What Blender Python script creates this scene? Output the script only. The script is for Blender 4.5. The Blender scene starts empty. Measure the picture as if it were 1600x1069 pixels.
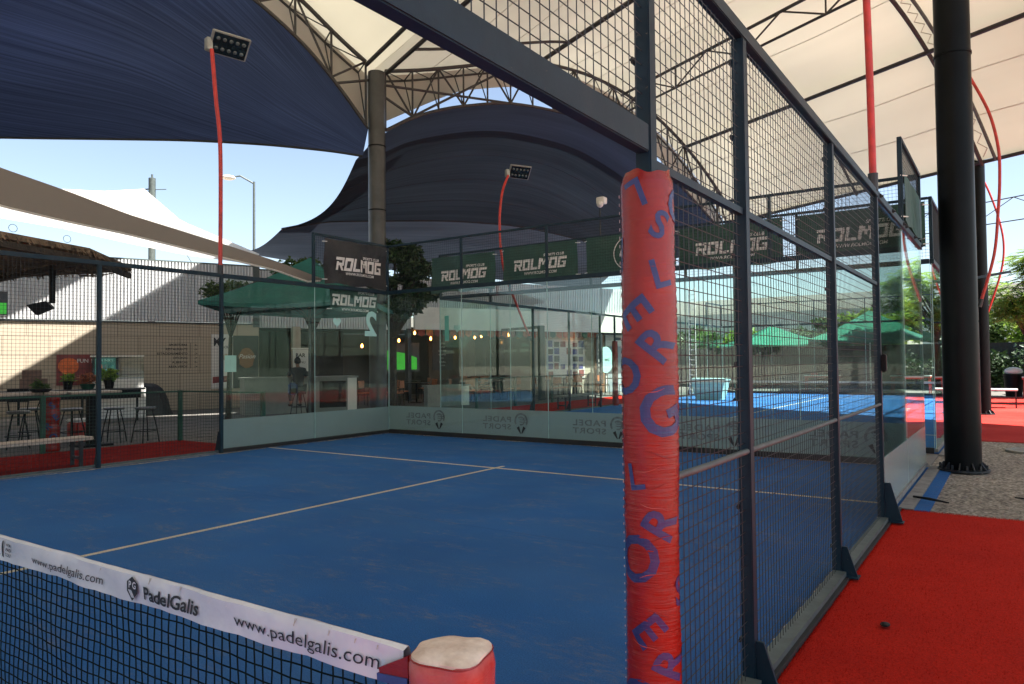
import bpy, bmesh, math, random
from math import sin, cos, pi, radians, sqrt, atan2
from mathutils import Vector, Matrix
random.seed(7)
SC = bpy.context.scene
COL = SC.collection

# ---------------------------------------------------------------- camera
CAM = Vector((6.019, -1.367, 1.480))
YAW, PITCH, ROLL = 0.602, 0.0277, -0.0101
cy, sy, cp, sp, cr, sr = cos(YAW), sin(YAW), cos(PITCH), sin(PITCH), cos(ROLL), sin(ROLL)
F = Vector((-sy*cp, cy*cp, sp)); R0 = Vector((cy, sy, 0)); U0 = R0.cross(F)
RR = R0*cr + U0*sr; UU = U0*cr - R0*sr
cd = bpy.data.cameras.new('camera'); cam = bpy.data.objects.new('camera', cd); COL.objects.link(cam)
cd.sensor_width = 36; cd.lens = 1139.7/1600*36; cd.clip_start = 0.05; cd.clip_end = 2000
cam.matrix_world = Matrix(((RR.x, UU.x, -F.x, CAM.x), (RR.y, UU.y, -F.y, CAM.y), (RR.z, UU.z, -F.z, CAM.z), (0, 0, 0, 1)))
SC.camera = cam

# building grid: s runs along the arches, t across them
ANG = radians(23.4)
E1 = Vector((sin(ANG), cos(ANG), 0)); E2 = Vector((cos(ANG), -sin(ANG), 0)); L0 = Vector((-7.75, 12.44, 0))
def G(s, t, z=0.0): return L0 + E1*s + E2*t + Vector((0, 0, z))

# ---------------------------------------------------------------- light
SUN = (E1*0.35 + E2*0.50 + Vector((0, 0, 1))).normalized()
w = bpy.data.worlds.new('World'); SC.world = w; w.use_nodes = True
nt = w.node_tree; nt.nodes.clear()
sky = nt.nodes.new('ShaderNodeTexSky'); sky.sky_type = 'NISHITA'; sky.sun_disc = False
sky.sun_elevation = math.asin(SUN.z); sky.sun_rotation = atan2(SUN.x, SUN.y)
sky.dust_density = 0.7; sky.ozone_density = 1.0; sky.air_density = 1.0
bg = nt.nodes.new('ShaderNodeBackground'); bg.inputs[1].default_value = 0.056
wo = nt.nodes.new('ShaderNodeOutputWorld')
hs = nt.nodes.new('ShaderNodeHueSaturation'); hs.inputs['Saturation'].default_value = .85; hs.inputs['Value'].default_value = 1.06
nt.links.new(sky.outputs[0], hs.inputs['Color']); nt.links.new(hs.outputs[0], bg.inputs[0]); nt.links.new(bg.outputs[0], wo.inputs[0])
ld = bpy.data.lights.new('sun', 'SUN'); ld.energy = 5.0; ld.angle = radians(0.5); ld.color = (1, .965, .90)
sun = bpy.data.objects.new('sun', ld); COL.objects.link(sun); sun.rotation_euler = SUN.to_track_quat('Z', 'Y').to_euler()
vs = SC.view_settings; vs.view_transform = 'Standard'; vs.look = 'None'; vs.gamma = 1; vs.exposure = 2.0
SC.cycles.transparent_max_bounces = 40; SC.cycles.max_bounces = 8
SC.cycles.transmission_bounces = 6; SC.cycles.glossy_bounces = 4; SC.cycles.diffuse_bounces = 4
SC.cycles.caustics_reflective = False; SC.cycles.caustics_refractive = False
try:
    SC.cycles.use_denoising = True
except Exception: pass

# ---------------------------------------------------------------- materials
MATS = {}
def N(nt, t, **kw):
    n = nt.nodes.new(t)
    for k, v in kw.items():
        if k.startswith('i_'): n.inputs[k[2:].replace('_', ' ')].default_value = v
        else: setattr(n, k, v)
    return n
def newmat(name):
    m = bpy.data.materials.new(name); m.use_nodes = True; m.node_tree.nodes.clear()
    o = m.node_tree.nodes.new('ShaderNodeOutputMaterial'); MATS[name] = m
    return m, m.node_tree, o
def ramp(nt, fac, stops):
    r = N(nt, 'ShaderNodeValToRGB'); e = r.color_ramp.elements
    while len(e) < len(stops): e.new(0.5)
    for i, (p, c) in enumerate(stops): e[i].position = p; e[i].color = (*c, 1)
    nt.links.new(fac, r.inputs[0]); return r.outputs[0]
def noise(nt, scale, detail=4, rough=.6, coord='Object', stretch=None, rot=None):
    tc = N(nt, 'ShaderNodeTexCoord'); mp = N(nt, 'ShaderNodeMapping')
    if rot: mp.vector_type = 'TEXTURE'; mp.inputs['Rotation'].default_value = rot; mp.inputs['Scale'].default_value = tuple(1/q for q in (stretch or (1, 1, 1)))
    elif stretch: mp.inputs['Scale'].default_value = stretch
    n = N(nt, 'ShaderNodeTexNoise'); n.inputs['Scale'].default_value = scale; n.inputs['Detail'].default_value = detail; n.inputs['Roughness'].default_value = rough
    nt.links.new(tc.outputs[coord], mp.inputs[0]); nt.links.new(mp.outputs[0], n.inputs['Vector']); return n.outputs['Fac']
def mixc(nt, fac, a, b, mode='MIX'):
    m = N(nt, 'ShaderNodeMix', data_type='RGBA', blend_type=mode)
    for i, v in ((0, fac), (6, a), (7, b)):
        if isinstance(v, bpy.types.NodeSocket): nt.links.new(v, m.inputs[i])
        elif i == 0: m.inputs[0].default_value = v
        else: m.inputs[i].default_value = (*v, 1)
    return m.outputs[2]
def bump(nt, h, strength=.3, dist=.01):
    b = N(nt, 'ShaderNodeBump'); b.inputs['Strength'].default_value = strength; b.inputs['Distance'].default_value = dist
    nt.links.new(h, b.inputs['Height']); return b.outputs[0]
def std(name, col, rough=.6, metal=0, var=.25, vscale=6, bscale=0, bstr=.2, bdist=.003, emis=None, stretch=None, spec=None, col2=None):
    m, nt, o = newmat(name); p = N(nt, 'ShaderNodeBsdfPrincipled'); p.inputs['Roughness'].default_value = rough; p.inputs['Metallic'].default_value = metal
    n = noise(nt, vscale, stretch=stretch)
    a = tuple(c*(1-var) for c in col); b = col2 or tuple(min(1, c*(1+var)) for c in col)
    nt.links.new(ramp(nt, n, [(.3, a), (.7, b)]), p.inputs['Base Color'])
    if bscale: nt.links.new(bump(nt, noise(nt, bscale, 3, stretch=stretch), bstr, bdist), p.inputs['Normal'])
    if spec is not None: p.inputs['Specular IOR Level'].default_value = spec
    if emis: p.inputs['Emission Color'].default_value = (*emis[0], 1); p.inputs['Emission Strength'].default_value = emis[1]
    nt.links.new(p.outputs[0], o.inputs[0]); return m

def turf(name, base, dark, lite, stain=None, stainamt=.0):
    m, nt, o = newmat(name); p = N(nt, 'ShaderNodeBsdfPrincipled'); p.inputs['Roughness'].default_value = .92; p.inputs['Specular IOR Level'].default_value = .08
    big = ramp(nt, noise(nt, .55, 3), [(.3, dark), (.55, base), (.8, lite)])
    fine = ramp(nt, noise(nt, 120, 3, .8), [(.3, (.55, .55, .55)), (.7, (1.35, 1.35, 1.35))])
    c = mixc(nt, 1, big, fine, 'MULTIPLY')
    if stain:
        s1 = ramp(nt, noise(nt, 1.3, 6, .75, stretch=(1, 2.2, 1)), [(.50, (0, 0, 0)), (.70, (1, 1, 1))])
        s2 = ramp(nt, noise(nt, 9, 5, .8, stretch=(1, 2.5, 1)), [(.44, (0, 0, 0)), (.68, (1, 1, 1))])
        f = mixc(nt, 1, s1, s2, 'MULTIPLY'); f = mixc(nt, 1, f, (stainamt,)*3, 'MULTIPLY')
        c = mixc(nt, f, c, stain)
        wide = ramp(nt, noise(nt, .35, 4, .7, stretch=(1, 2.2, 1)), [(.35, (0, 0, 0)), (.75, (.30, .30, .30))]); c = mixc(nt, wide, c, (.09, .15, .20))
        tc = N(nt, 'ShaderNodeTexCoord'); sx = N(nt, 'ShaderNodeSeparateXYZ'); nt.links.new(tc.outputs['Object'], sx.inputs[0])
        fr = N(nt, 'ShaderNodeMath', operation='PINGPONG'); nt.links.new(sx.outputs[1], fr.inputs[0]); fr.inputs[1].default_value = 1.95
        seam = ramp(nt, fr.outputs[0], [(0, (.6, .6, .6)), (.006, (1, 1, 1))]); c = mixc(nt, 1, c, seam, 'MULTIPLY')
    nt.links.new(c, p.inputs['Base Color'])
    nt.links.new(bump(nt, noise(nt, 260, 2, .7), .9, .012), p.inputs['Normal'])
    nt.links.new(p.outputs[0], o.inputs[0]); return m
turf('turf_blue', (.036, .148, .40), (.028, .122, .345), (.045, .172, .46), (.28, .235, .16), .8)
turf('turf_red_dusty', (.52, .045, .035), (.44, .030, .022), (.58, .075, .06))  # paler red: dust, plus blown-out sunlight put into the colour
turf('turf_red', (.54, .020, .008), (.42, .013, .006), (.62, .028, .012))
turf('turf_red_worn', (.24, .014, .011), (.18, .010, .009), (.30, .02, .016))  # darker red for the left carpet
turf('line_paint', (.62, .56, .42), (.5, .45, .33), (.7, .64, .5))

def sandmat():
    m, nt, o = newmat('sand'); p = N(nt, 'ShaderNodeBsdfPrincipled'); p.inputs['Roughness'].default_value = .95
    big = ramp(nt, noise(nt, .5, 4), [(.3, (.44, .39, .33)), (.7, (.64, .58, .50))])
    tc = N(nt, 'ShaderNodeTexCoord'); v = N(nt, 'ShaderNodeTexVoronoi'); v.inputs['Scale'].default_value = 26
    nt.links.new(tc.outputs['Object'], v.inputs['Vector'])
    ch = ramp(nt, v.outputs['Distance'], [(.0, (1.3, 1.25, 1.2)), (.45, (.8, .78, .76)), (.8, (.35, .33, .3))])
    fine = ramp(nt, noise(nt, 14, 6, .8, stretch=(1, .4, 1)), [(.35, (.45, .43, .4)), (.65, (1.3, 1.28, 1.2))])
    nt.links.new(mixc(nt, 1, mixc(nt, 1, big, ch, 'MULTIPLY'), fine, 'MULTIPLY'), p.inputs['Base Color'])
    nt.links.new(bump(nt, noise(nt, 28, 6, .8), 1.0, .05), p.inputs['Normal'])
    nt.links.new(p.outputs[0], o.inputs[0])
sandmat()
std('concrete', (.13, .12, .105), .85, var=.18, vscale=1.5, bscale=30)
std('kerb_concrete', (.20, .19, .17), .85, var=.3, vscale=7, bscale=40)
std('gravel', (.17, .16, .15), .95, var=.5, vscale=25, bscale=30, bstr=1, bdist=.03)
def steelmat():
    m, nt, o = newmat('steel_navy'); p = N(nt, 'ShaderNodeBsdfPrincipled'); p.inputs['Roughness'].default_value = .48; p.inputs['Specular IOR Level'].default_value = .25
    c = ramp(nt, noise(nt, 7, 4), [(.3, (.005, .019, .030)), (.7, (.009, .028, .043))])
    chips = ramp(nt, noise(nt, 38, 5, .75), [(.66, (0, 0, 0)), (.70, (1, 1, 1))])
    dust = ramp(nt, noise(nt, 3, 5, .7, stretch=(1, 1, .25)), [(.5, (0, 0, 0)), (.8, (.5, .5, .5))])
    c = mixc(nt, dust, c, (.045, .05, .048)); c = mixc(nt, chips, c, (.10, .085, .065))
    nt.links.new(c, p.inputs['Base Color']); nt.links.new(bump(nt, noise(nt, 60, 3), .1, .003), p.inputs['Normal']); nt.links.new(p.outputs[0], o.inputs[0])
steelmat()
std('steel_dark', (.02, .022, .024), .5, var=.3)
std('wire', (.006, .012, .015), .6, var=.2, vscale=3)
std('wire_green', (.02, .06, .04), .5)
std('galvanised', (.07, .088, .082), .6, metal=.0, var=.25, vscale=12)
std('truss_steel', (.030, .027, .025), .6, var=.25, vscale=4)
std('column_steel', (.0032, .0042, .0048), .4, var=.4, vscale=2.5, bscale=14, bstr=.05, spec=.12)  # dark copy of the column paint, backlit shade put into the colour
std('red_paint', (.48, .03, .02), .4, var=.25, vscale=8)
std('maroon_pad', (.35, .02, .03), .45, var=.4, vscale=10, bscale=20)
std('column_grey', (.045, .045, .042), .42, var=.3, vscale=2.5, bscale=14, bstr=.05, spec=.5)  # lighter copy for the corner column, light on it put into the colour
std('green_paint', (.01, .06, .035), .5, var=.3)
std('black', (.004, .004, .0045), .55, var=.3, spec=.2)
std('black_rubber', (.012, .012, .012), .7, var=.3)
std('dark_glass', (.01, .014, .014), .08, var=.2)
std('white_paint', (.72, .70, .66), .5, var=.06, vscale=3)
std('white_fascia', (.80, .76, .68), .6, var=.06, vscale=2)
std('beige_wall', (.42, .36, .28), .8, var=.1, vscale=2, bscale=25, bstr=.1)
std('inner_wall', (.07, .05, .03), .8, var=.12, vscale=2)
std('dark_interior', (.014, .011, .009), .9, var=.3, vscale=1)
std('wood', (.22, .10, .045), .6, var=.35, vscale=4, stretch=(1, 8, 8))
std('orange_wood', (.42, .14, .05), .5, var=.25)
std('light_wood', (.42, .34, .27), .6, var=.3, vscale=5, stretch=(1, 6, 6), bscale=20)
std('stone_counter', (.24, .24, .21), .7, var=.1, vscale=5, bscale=40)
std('poster_white', (.62, .60, .56), .6, var=.06)
std('poster_blue', (.05, .05, .22), .5, var=.5, vscale=8)
std('poster_orange', (.75, .14, .03), .5, var=.5, vscale=5)
std('poster_maroon', (.20, .03, .03), .5, var=.4, vscale=5)
std('poster_dark', (.02, .02, .022), .5, var=.5, vscale=4)
std('poster_teal', (.02, .12, .10), .3, var=.6, vscale=6, emis=((.02, .16, .13), .12))
std('ink', (.012, .012, .016), .6, var=.1)
std('ink_grey', (.13, .15, .15), .6, var=.4, vscale=12)
std('letter_white', (.66, .62, .58), .6, var=.15, vscale=20)
std('letter_glass', (.40, .66, .60), .5, var=.05)
std('decal_teal', (.10, .42, .36), .5, var=.1)
std('banner_green', (.012, .055, .038), .55, var=.25, vscale=2, bscale=5, bstr=.6, bdist=.05)
std('banner_black', (.016, .016, .018), .6, var=.3, vscale=3, bscale=5, bstr=.6, bdist=.05)
std('umbrella_green', (.012, .115, .095), .8, var=.2, vscale=3, bscale=8, bstr=.3, bdist=.02)
std('umbrella_bright', (.012, .14, .085), .8, var=.2, vscale=3, emis=None)
std('cloth_blue', (.03, .06, .18), .8, var=.3)
std('skin', (.28, .15, .09), .55, var=.1)
std('hair', (.01, .008, .007), .7, var=.3)
std('shirt', (.02, .02, .024), .85, var=.3)
std('trousers', (.05, .05, .045), .85, var=.3)
std('bag', (.02, .05, .16), .7, var=.5, vscale=12)
std('bark', (.04, .03, .022), .9, var=.4, vscale=8, bscale=20, bstr=.8, bdist=.03)
std('terracotta', (.35, .12, .06), .8, var=.2)
std('brown_box', (.16, .10, .08), .8, var=.3)
std('far_block', (.20, .19, .18), .85, var=.15, vscale=.5)
std('far_metal', (.30, .34, .36), .6, var=.12, vscale=.8)
std('lens', (.08, .10, .10), .12, var=.2, vscale=30)
std('lamp_body', (.35, .35, .32), .4, metal=.5)
std('cover_black', (.012, .014, .016), .6, var=.4, vscale=3, bscale=4, bstr=.6, bdist=.08)
std('tv_green', (.03, .35, .02), .3, var=.3, vscale=2, emis=((.02, .30, .015), .25))
std('tv_dark', (.01, .01, .012), .3)
std('bulb', (1, .5, .15), .4, emis=((1, .32, .06), 9))
std('bunting', (.45, .07, .03), .7, var=.6, vscale=3)
std('rope', (.4, .36, .3), .8)
std('pad_top', (.50, .36, .27), .6, var=.1, vscale=16, bscale=14, bstr=.5, bdist=.02, col2=(.74, .62, .50))

def leafmat(name, c1, c2, tr=.35):
    m, nt, o = newmat(name)
    oi = N(nt, 'ShaderNodeNewGeometry')
    c = ramp(nt, oi.outputs['Random Per Island'], [(0, c1), (1, c2)])
    p = N(nt, 'ShaderNodeBsdfPrincipled'); p.inputs['Roughness'].default_value = .5
    t = N(nt, 'ShaderNodeBsdfTranslucent'); mx = N(nt, 'ShaderNodeMixShader'); mx.inputs[0].default_value = tr
    nt.links.new(c, p.inputs['Base Color']); nt.links.new(c, t.inputs[0]); nt.links.new(p.outputs[0], mx.inputs[1]); nt.links.new(t.outputs[0], mx.inputs[2]); nt.links.new(mx.outputs[0], o.inputs[0])
leafmat('leaf_dark', (.012, .03, .01), (.04, .08, .02), .2)
leafmat('leaf_light', (.09, .18, .025), (.30, .42, .07), .55)
leafmat('leaf_mid', (.03, .07, .015), (.09, .14, .03), .35)
leafmat('leaf_red', (.25, .06, .02), (.5, .2, .1), .3)

def glassmat(name, tint, refl=1.0, frost=0, fcol=None, smear=1.0):
    m, nt, o = newmat(name)
    lw = N(nt, 'ShaderNodeLayerWeight'); lw.inputs[0].default_value = .5
    pw = N(nt, 'ShaderNodeMath', operation='POWER'); nt.links.new(lw.outputs['Facing'], pw.inputs[0]); pw.inputs[1].default_value = 5
    fr = N(nt, 'ShaderNodeMath', operation='MULTIPLY_ADD'); nt.links.new(pw.outputs[0], fr.inputs[0]); fr.inputs[1].default_value = .9; fr.inputs[2].default_value = (.026*refl)
    tr = N(nt, 'ShaderNodeBsdfTransparent'); tr.inputs[0].default_value = (*tint, 1)
    gl = N(nt, 'ShaderNodeBsdfGlossy'); gl.inputs['Roughness'].default_value = .0 if not frost else .25; gl.inputs[0].default_value = (.9, 1, .97, 1)
    mx = N(nt, 'ShaderNodeMixShader'); nt.links.new(fr.outputs[0], mx.inputs[0])
    if frost:
        df = N(nt, 'ShaderNodeBsdfDiffuse'); df.inputs[0].default_value = (*fcol, 1)
        tl = N(nt, 'ShaderNodeBsdfTranslucent'); tl.inputs[0].default_value = (*fcol, 1)
        a = N(nt, 'ShaderNodeMixShader'); a.inputs[0].default_value = .35; nt.links.new(df.outputs[0], a.inputs[1]); nt.links.new(tl.outputs[0], a.inputs[2])
        b = N(nt, 'ShaderNodeMixShader'); b.inputs[0].default_value = frost; nt.links.new(tr.outputs[0], b.inputs[1]); nt.links.new(a.outputs[0], b.inputs[2])
        nt.links.new(b.outputs[0], mx.inputs[1])
    else:   # dust, ball prints and smears
        df = N(nt, 'ShaderNodeBsdfDiffuse'); df.inputs[0].default_value = (.55, .58, .56, 1); b = N(nt, 'ShaderNodeMixShader')
        sm = ramp(nt, noise(nt, 1.1, 5, .7), [(.42, (.004*smear,)*3), (.8, (.04*smear,)*3)]); sp = ramp(nt, noise(nt, 11, 2, .5), [(.70, (0, 0, 0)), (.76, (.05*smear,)*3)])
        nt.links.new(mixc(nt, 1, sm, sp, 'ADD'), b.inputs[0]); nt.links.new(tr.outputs[0], b.inputs[1]); nt.links.new(df.outputs[0], b.inputs[2]); nt.links.new(b.outputs[0], mx.inputs[1])
    nt.links.new(gl.outputs[0], mx.inputs[2]); nt.links.new(mx.outputs[0], o.inputs[0])
glassmat('glass', (.94, .975, .962), .55)
glassmat('glass_back', (.93, .975, .96), 1.5)
glassmat('glass_far', (.90, .965, .945), .7, smear=.15)
std('glass_edge', (.35, .50, .46), .3, var=.2)
glassmat('frosted', (.8, .9, .88), frost=.72, fcol=(.46, .51, .495))

def cloth(name, col, trans, stripes=None, sscale=60, thru=0.0, rot=(0, 0, 0), lo=.65, hi=1.4):
    m, nt, o = newmat(name)
    d = N(nt, 'ShaderNodeBsdfDiffuse'); t = N(nt, 'ShaderNodeBsdfTranslucent'); mx = N(nt, 'ShaderNodeMixShader'); mx.inputs[0].default_value = trans
    c = mixc(nt, .0, col, col)
    if stripes:
        s = ramp(nt, noise(nt, sscale, 5, .75, 'UV', stretch=stripes, rot=rot if any(rot) else None), [(.3, (lo,)*3), (.5, (1, 1, 1)), (.72, (hi,)*3)])
        s2 = ramp(nt, noise(nt, 1.6, 3, .6, 'UV'), [(.3, (.8,)*3), (.7, (1.2,)*3)])
        c = mixc(nt, 1, mixc(nt, 1, col, s, 'MULTIPLY'), s2, 'MULTIPLY')
    nt.links.new(c, d.inputs[0]); nt.links.new(c, t.inputs[0])
    nt.links.new(d.outputs[0], mx.inputs[1]); nt.links.new(t.outputs[0], mx.inputs[2])
    out = mx.outputs[0]
    if thru:
        tp = N(nt, 'ShaderNodeBsdfTransparent'); m2 = N(nt, 'ShaderNodeMixShader'); m2.inputs[0].default_value = thru
        nt.links.new(out, m2.inputs[1]); nt.links.new(tp.outputs[0], m2.inputs[2]); out = m2.outputs[0]
    nt.links.new(out, o.inputs[0]); return m
cloth('membrane', (.66, .63, .55), .44, stripes=(.02, 1.2, 1), sscale=3, lo=.93, hi=1.05)
cloth('valance', (.66, .62, .54), .3)
cloth('shade_navy', (.095, .140, .270), .62, stripes=(.35, 30, 1), sscale=4, rot=(0, 0, radians(-38)), lo=.6, hi=1.55)
cloth('shade_band', (.13, .18, .24), .5, stripes=(.35, 10, 1), sscale=4, lo=.85, hi=1.15)
cloth('shade_black', (.092, .108, .125), .5, stripes=(.25, 14, 1), sscale=4, lo=.8, hi=1.2)
cloth('shade_grey', (.17, .19, .22), .5, stripes=(.3, 10, 1), sscale=4, lo=.8, hi=1.2)  # lighter copy of the dark cloth, sun passing through put into the colour
cloth('sail_grey', (.22, .195, .18), .12)  # white sail's underside, its shade put into the colour
cloth('sail_dense', (.6, .58, .55), .02)
cloth('sail_white', (.95, .93, .90), .7)

def corr():
    m, nt, o = newmat('corrugated'); p = N(nt, 'ShaderNodeBsdfPrincipled'); p.inputs['Roughness'].default_value = .5; p.inputs['Metallic'].default_value = .15
    n = ramp(nt, noise(nt, 1.2, 4, stretch=(3, 3, .5)), [(.3, (.54, .55, .56)), (.7, (.62, .62, .62))])
    nt.links.new(n, p.inputs['Base Color']); nt.links.new(p.outputs[0], o.inputs[0])
corr()
def blockwall():
    m, nt, o = newmat('block_wall'); p = N(nt, 'ShaderNodeBsdfPrincipled'); p.inputs['Roughness'].default_value = .85
    tc = N(nt, 'ShaderNodeTexCoord'); b = N(nt, 'ShaderNodeTexBrick'); b.offset = .5
    b.inputs['Color1'].default_value = (.39, .33, .25, 1); b.inputs['Color2'].default_value = (.42, .355, .27, 1); b.inputs['Mortar'].default_value = (.24, .195, .15, 1)
    b.inputs['Scale'].default_value = 1; b.inputs['Mortar Size'].default_value = .012; b.inputs['Brick Width'].default_value = 1.22; b.inputs['Row Height'].default_value = .61
    nt.links.new(tc.outputs['UV'], b.inputs['Vector']); nt.links.new(b.outputs[0], p.inputs['Base Color']); nt.links.new(p.outputs[0], o.inputs[0])
blockwall()
def padmat(name, red, red2, fade):
    m, nt, o = newmat(name); p = N(nt, 'ShaderNodeBsdfPrincipled'); p.inputs['Roughness'].default_value = .24
    c = ramp(nt, noise(nt, 5, 5, .7), [(.3, red), (.6, red2), (.8, fade)])
    nt.links.new(c, p.inputs['Base Color'])
    n1 = noise(nt, 10, 5, .7, stretch=(.5, .5, 14)); n2 = noise(nt, 4, 3, .6, stretch=(1, 1, 3))
    mm = N(nt, 'ShaderNodeMath', operation='ADD'); nt.links.new(n1, mm.inputs[0]); nt.links.new(n2, mm.inputs[1])
    nt.links.new(bump(nt, mm.outputs[0], .32, .008), p.inputs['Normal']); nt.links.new(p.outputs[0], o.inputs[0])
padmat('pad_red', (.17, .007, .0045), (.245, .010, .006), (.29, .028, .018))
padmat('pad_faded', (.34, .02, .016), (.42, .10, .08), (.60, .46, .40))
padmat('pad_blue', (.018, .028, .12), (.026, .042, .16), (.045, .06, .19))
std('tape_white', (.52, .54, .58), .7, var=.14, vscale=3, bscale=9, bstr=.35, bdist=.02, col2=(.66, .65, .63))
std('thatch', (.17, .115, .07), .85, var=.7, vscale=3, stretch=(1, 1, 1), bscale=20, bstr=.8, bdist=.03)
std('net_cord', (.003, .008, .008), .8, spec=.1)

# ---------------------------------------------------------------- mesh builder
class MB:
    def __init__(s): s.v = []; s.f = []; s.uv = None
    def add(s, vs, fs):
        n = len(s.v); s.v += [tuple(p) for p in vs]; s.f += [tuple(i+n for i in f) for f in fs]; return s
    def box(s, a, b):
        (x0, y0, z0), (x1, y1, z1) = a, b
        return s.add([(x0,y0,z0),(x1,y0,z0),(x1,y1,z0),(x0,y1,z0),(x0,y0,z1),(x1,y0,z1),(x1,y1,z1),(x0,y1,z1)],
                     [(0,3,2,1),(4,5,6,7),(0,1,5,4),(1,2,6,5),(2,3,7,6),(3,0,4,7)])
    def obox(s, o, ax, ay, az):   # oriented box: corner + three edge vectors
        o, ax, ay, az = map(Vector, (o, ax, ay, az))
        P = [o, o+ax, o+ax+ay, o+ay]; P += [p+az for p in P]
        return s.add(P, [(0,3,2,1),(4,5,6,7),(0,1,5,4),(1,2,6,5),(2,3,7,6),(3,0,4,7)])
    def bbox(s, a, b, c=.006):    # box with chamfered vertical/horizontal edges
        bm = bmesh.new(); bmesh.ops.create_cube(bm, size=1)
        a, b = Vector(a), Vector(b)
        for v in bm.verts: v.co = Vector([(a[i]+b[i])/2 + v.co[i]*(b[i]-a[i]) for i in range(3)])
        bmesh.ops.bevel(bm, geom=list(bm.edges), offset=c, segments=2, affect='EDGES')
        return s.frombm(bm)
    def frombm(s, bm, M=None):
        bm.verts.ensure_lookup_table(); bm.verts.index_update()
        s.add([(M @ v.co if M else v.co) for v in bm.verts], [[v.index for v in f.verts] for f in bm.faces]); bm.free(); return s
    def bar(s, p, q, w=.04, h=None):  # rectangular bar
        p, q = Vector(p), Vector(q); h = h or w; d = (q-p).normalized()
        r = d.cross(Vector((0, 0, 1)));
        if r.length < 1e-4: r = Vector((1, 0, 0))
        r.normalize(); u = r.cross(d)
        return s.obox(p - r*w/2 - u*h/2, r*w, u*h, q-p)
    def tube(s, pts, r, n=8, closed=False, caps=True):
        pts = [Vector(p) for p in pts]; k = len(pts); base = len(s.v)
        rs = r if isinstance(r, (list, tuple)) else [r]*k
        d0 = (pts[1]-pts[0]).normalized(); up = Vector((0, 0, 1)) if abs(d0.z) < .9 else Vector((0, 1, 0)); vs = []
        x = d0.cross(up).normalized()
        for i in range(k):
            if closed: d = (pts[(i+1) % k]-pts[i-1]).normalized()
            else: d = (pts[min(i+1, k-1)]-pts[max(i-1, 0)]).normalized()
            x = (x - d*x.dot(d)).normalized(); y = d.cross(x)
            for j in range(n): a = 2*pi*j/n; vs.append(pts[i] + (x*cos(a)+y*sin(a))*rs[i])
        fs = []
        for i in range(k if closed else k-1):
            for j in range(n):
                a, b = i*n+j, i*n+(j+1) % n; c, d = ((i+1) % k)*n+(j+1) % n, ((i+1) % k)*n+j
                fs.append((a, b, c, d))
        if caps and not closed: fs += [tuple(range(n))[::-1], tuple((k-1)*n+j for j in range(n))]
        return s.add(vs, fs)
    def cyl(s, c, r, z0, z1, n=24, r1=None):
        c = Vector(c); return s.lathe(c, [(r, z0), (r1 if r1 is not None else r, z1)], n)
    def lathe(s, c, prof, n=24):
        c = Vector(c); vs = []; fs = []; k = len(prof)
        for (r, z) in prof:
            for j in range(n): a = 2*pi*j/n; vs.append((c.x+r*cos(a), c.y+r*sin(a), c.z+z))
        for i in range(k-1):
            for j in range(n): fs.append((i*n+j, i*n+(j+1) % n, (i+1)*n+(j+1) % n, (i+1)*n+j))
        fs += [tuple(range(n))[::-1], tuple((k-1)*n+j for j in range(n))]
        return s.add(vs, fs)
    def ball(s, c, r, n=12, sc=(1, 1, 1)):
        bm = bmesh.new(); bmesh.ops.create_uvsphere(bm, u_segments=n, v_segments=max(6, n//2+2), radius=1)
        for v in bm.verts: v.co = Vector((c[0]+v.co.x*r*sc[0], c[1]+v.co.y*r*sc[1], c[2]+v.co.z*r*sc[2]))
        return s.frombm(bm)
    def wire(s, p, q, r):    # thin triangular wire
        p, q = Vector(p), Vector(q); d = (q-p).normalized(); x = d.cross(Vector((.3, .5, .8))).normalized(); y = d.cross(x)
        o = [x*r, (x*-.5+y*.866)*r, (x*-.5-y*.866)*r]
        return s.add([p+a for a in o]+[q+a for a in o], [(0,1,4,3),(1,2,5,4),(2,0,3,5)])
    def grid_wires(s, o, u, v, lu, lv, du=.05, dv=.05, r=.0022):
        o, u, v = Vector(o), Vector(u), Vector(v); n = int(lu/du); m = int(lv/dv)
        for i in range(1, n+1):
            if i*du < lu: s.wire(o+u*(i*du), o+u*(i*du)+v*lv, r)
        for j in range(1, m+1):
            if j*dv < lv: s.wire(o+v*(j*dv), o+v*(j*dv)+u*lu, r)
        return s
    def prism(s, pts, off):     # polygon extruded by off
        n = len(pts); off = Vector(off); P = [Vector(p) for p in pts]
        return s.add(P+[p+off for p in P], [tuple(range(n))[::-1], tuple(range(n, 2*n))]+[(i, (i+1) % n, n+(i+1) % n, n+i) for i in range(n)])
    def sheet(s, rows, thick=.012):   # closed thin shell through a grid of points (rows of equal length); keeps uv
        nr, nc = len(rows), len(rows[0]); P = [[Vector(p) for p in r] for r in rows]; vs = []; uv = []
        nrm = []
        for i in range(nr):
            for j in range(nc):
                a = P[min(i+1, nr-1)][j]-P[max(i-1, 0)][j]; b = P[i][min(j+1, nc-1)]-P[i][max(j-1, 0)]
                n = a.cross(b); nrm.append(n.normalized() if n.length > 1e-9 else Vector((0, 0, 1)))
        for k in (0, 1):
            for i in range(nr):
                for j in range(nc): vs.append(P[i][j] + nrm[i*nc+j]*thick*(k-.5)); uv.append((i/(nr-1), j/(nc-1)))
        N_ = nr*nc; fs = []
        for i in range(nr-1):
            for j in range(nc-1):
                a, b, c, d = i*nc+j, i*nc+j+1, (i+1)*nc+j+1, (i+1)*nc+j
                fs += [(a, b, c, d), (N_+d, N_+c, N_+b, N_+a)]
        edge = [j for j in range(nc)] + [i*nc+nc-1 for i in range(1, nr)] + [(nr-1)*nc+j for j in range(nc-2, -1, -1)] + [i*nc for i in range(nr-2, 0, -1)]
        for a, b in zip(edge, edge[1:]+edge[:1]): fs.append((b, a, N_+a, N_+b))
        n0 = len(s.v); s.add(vs, fs)
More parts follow.
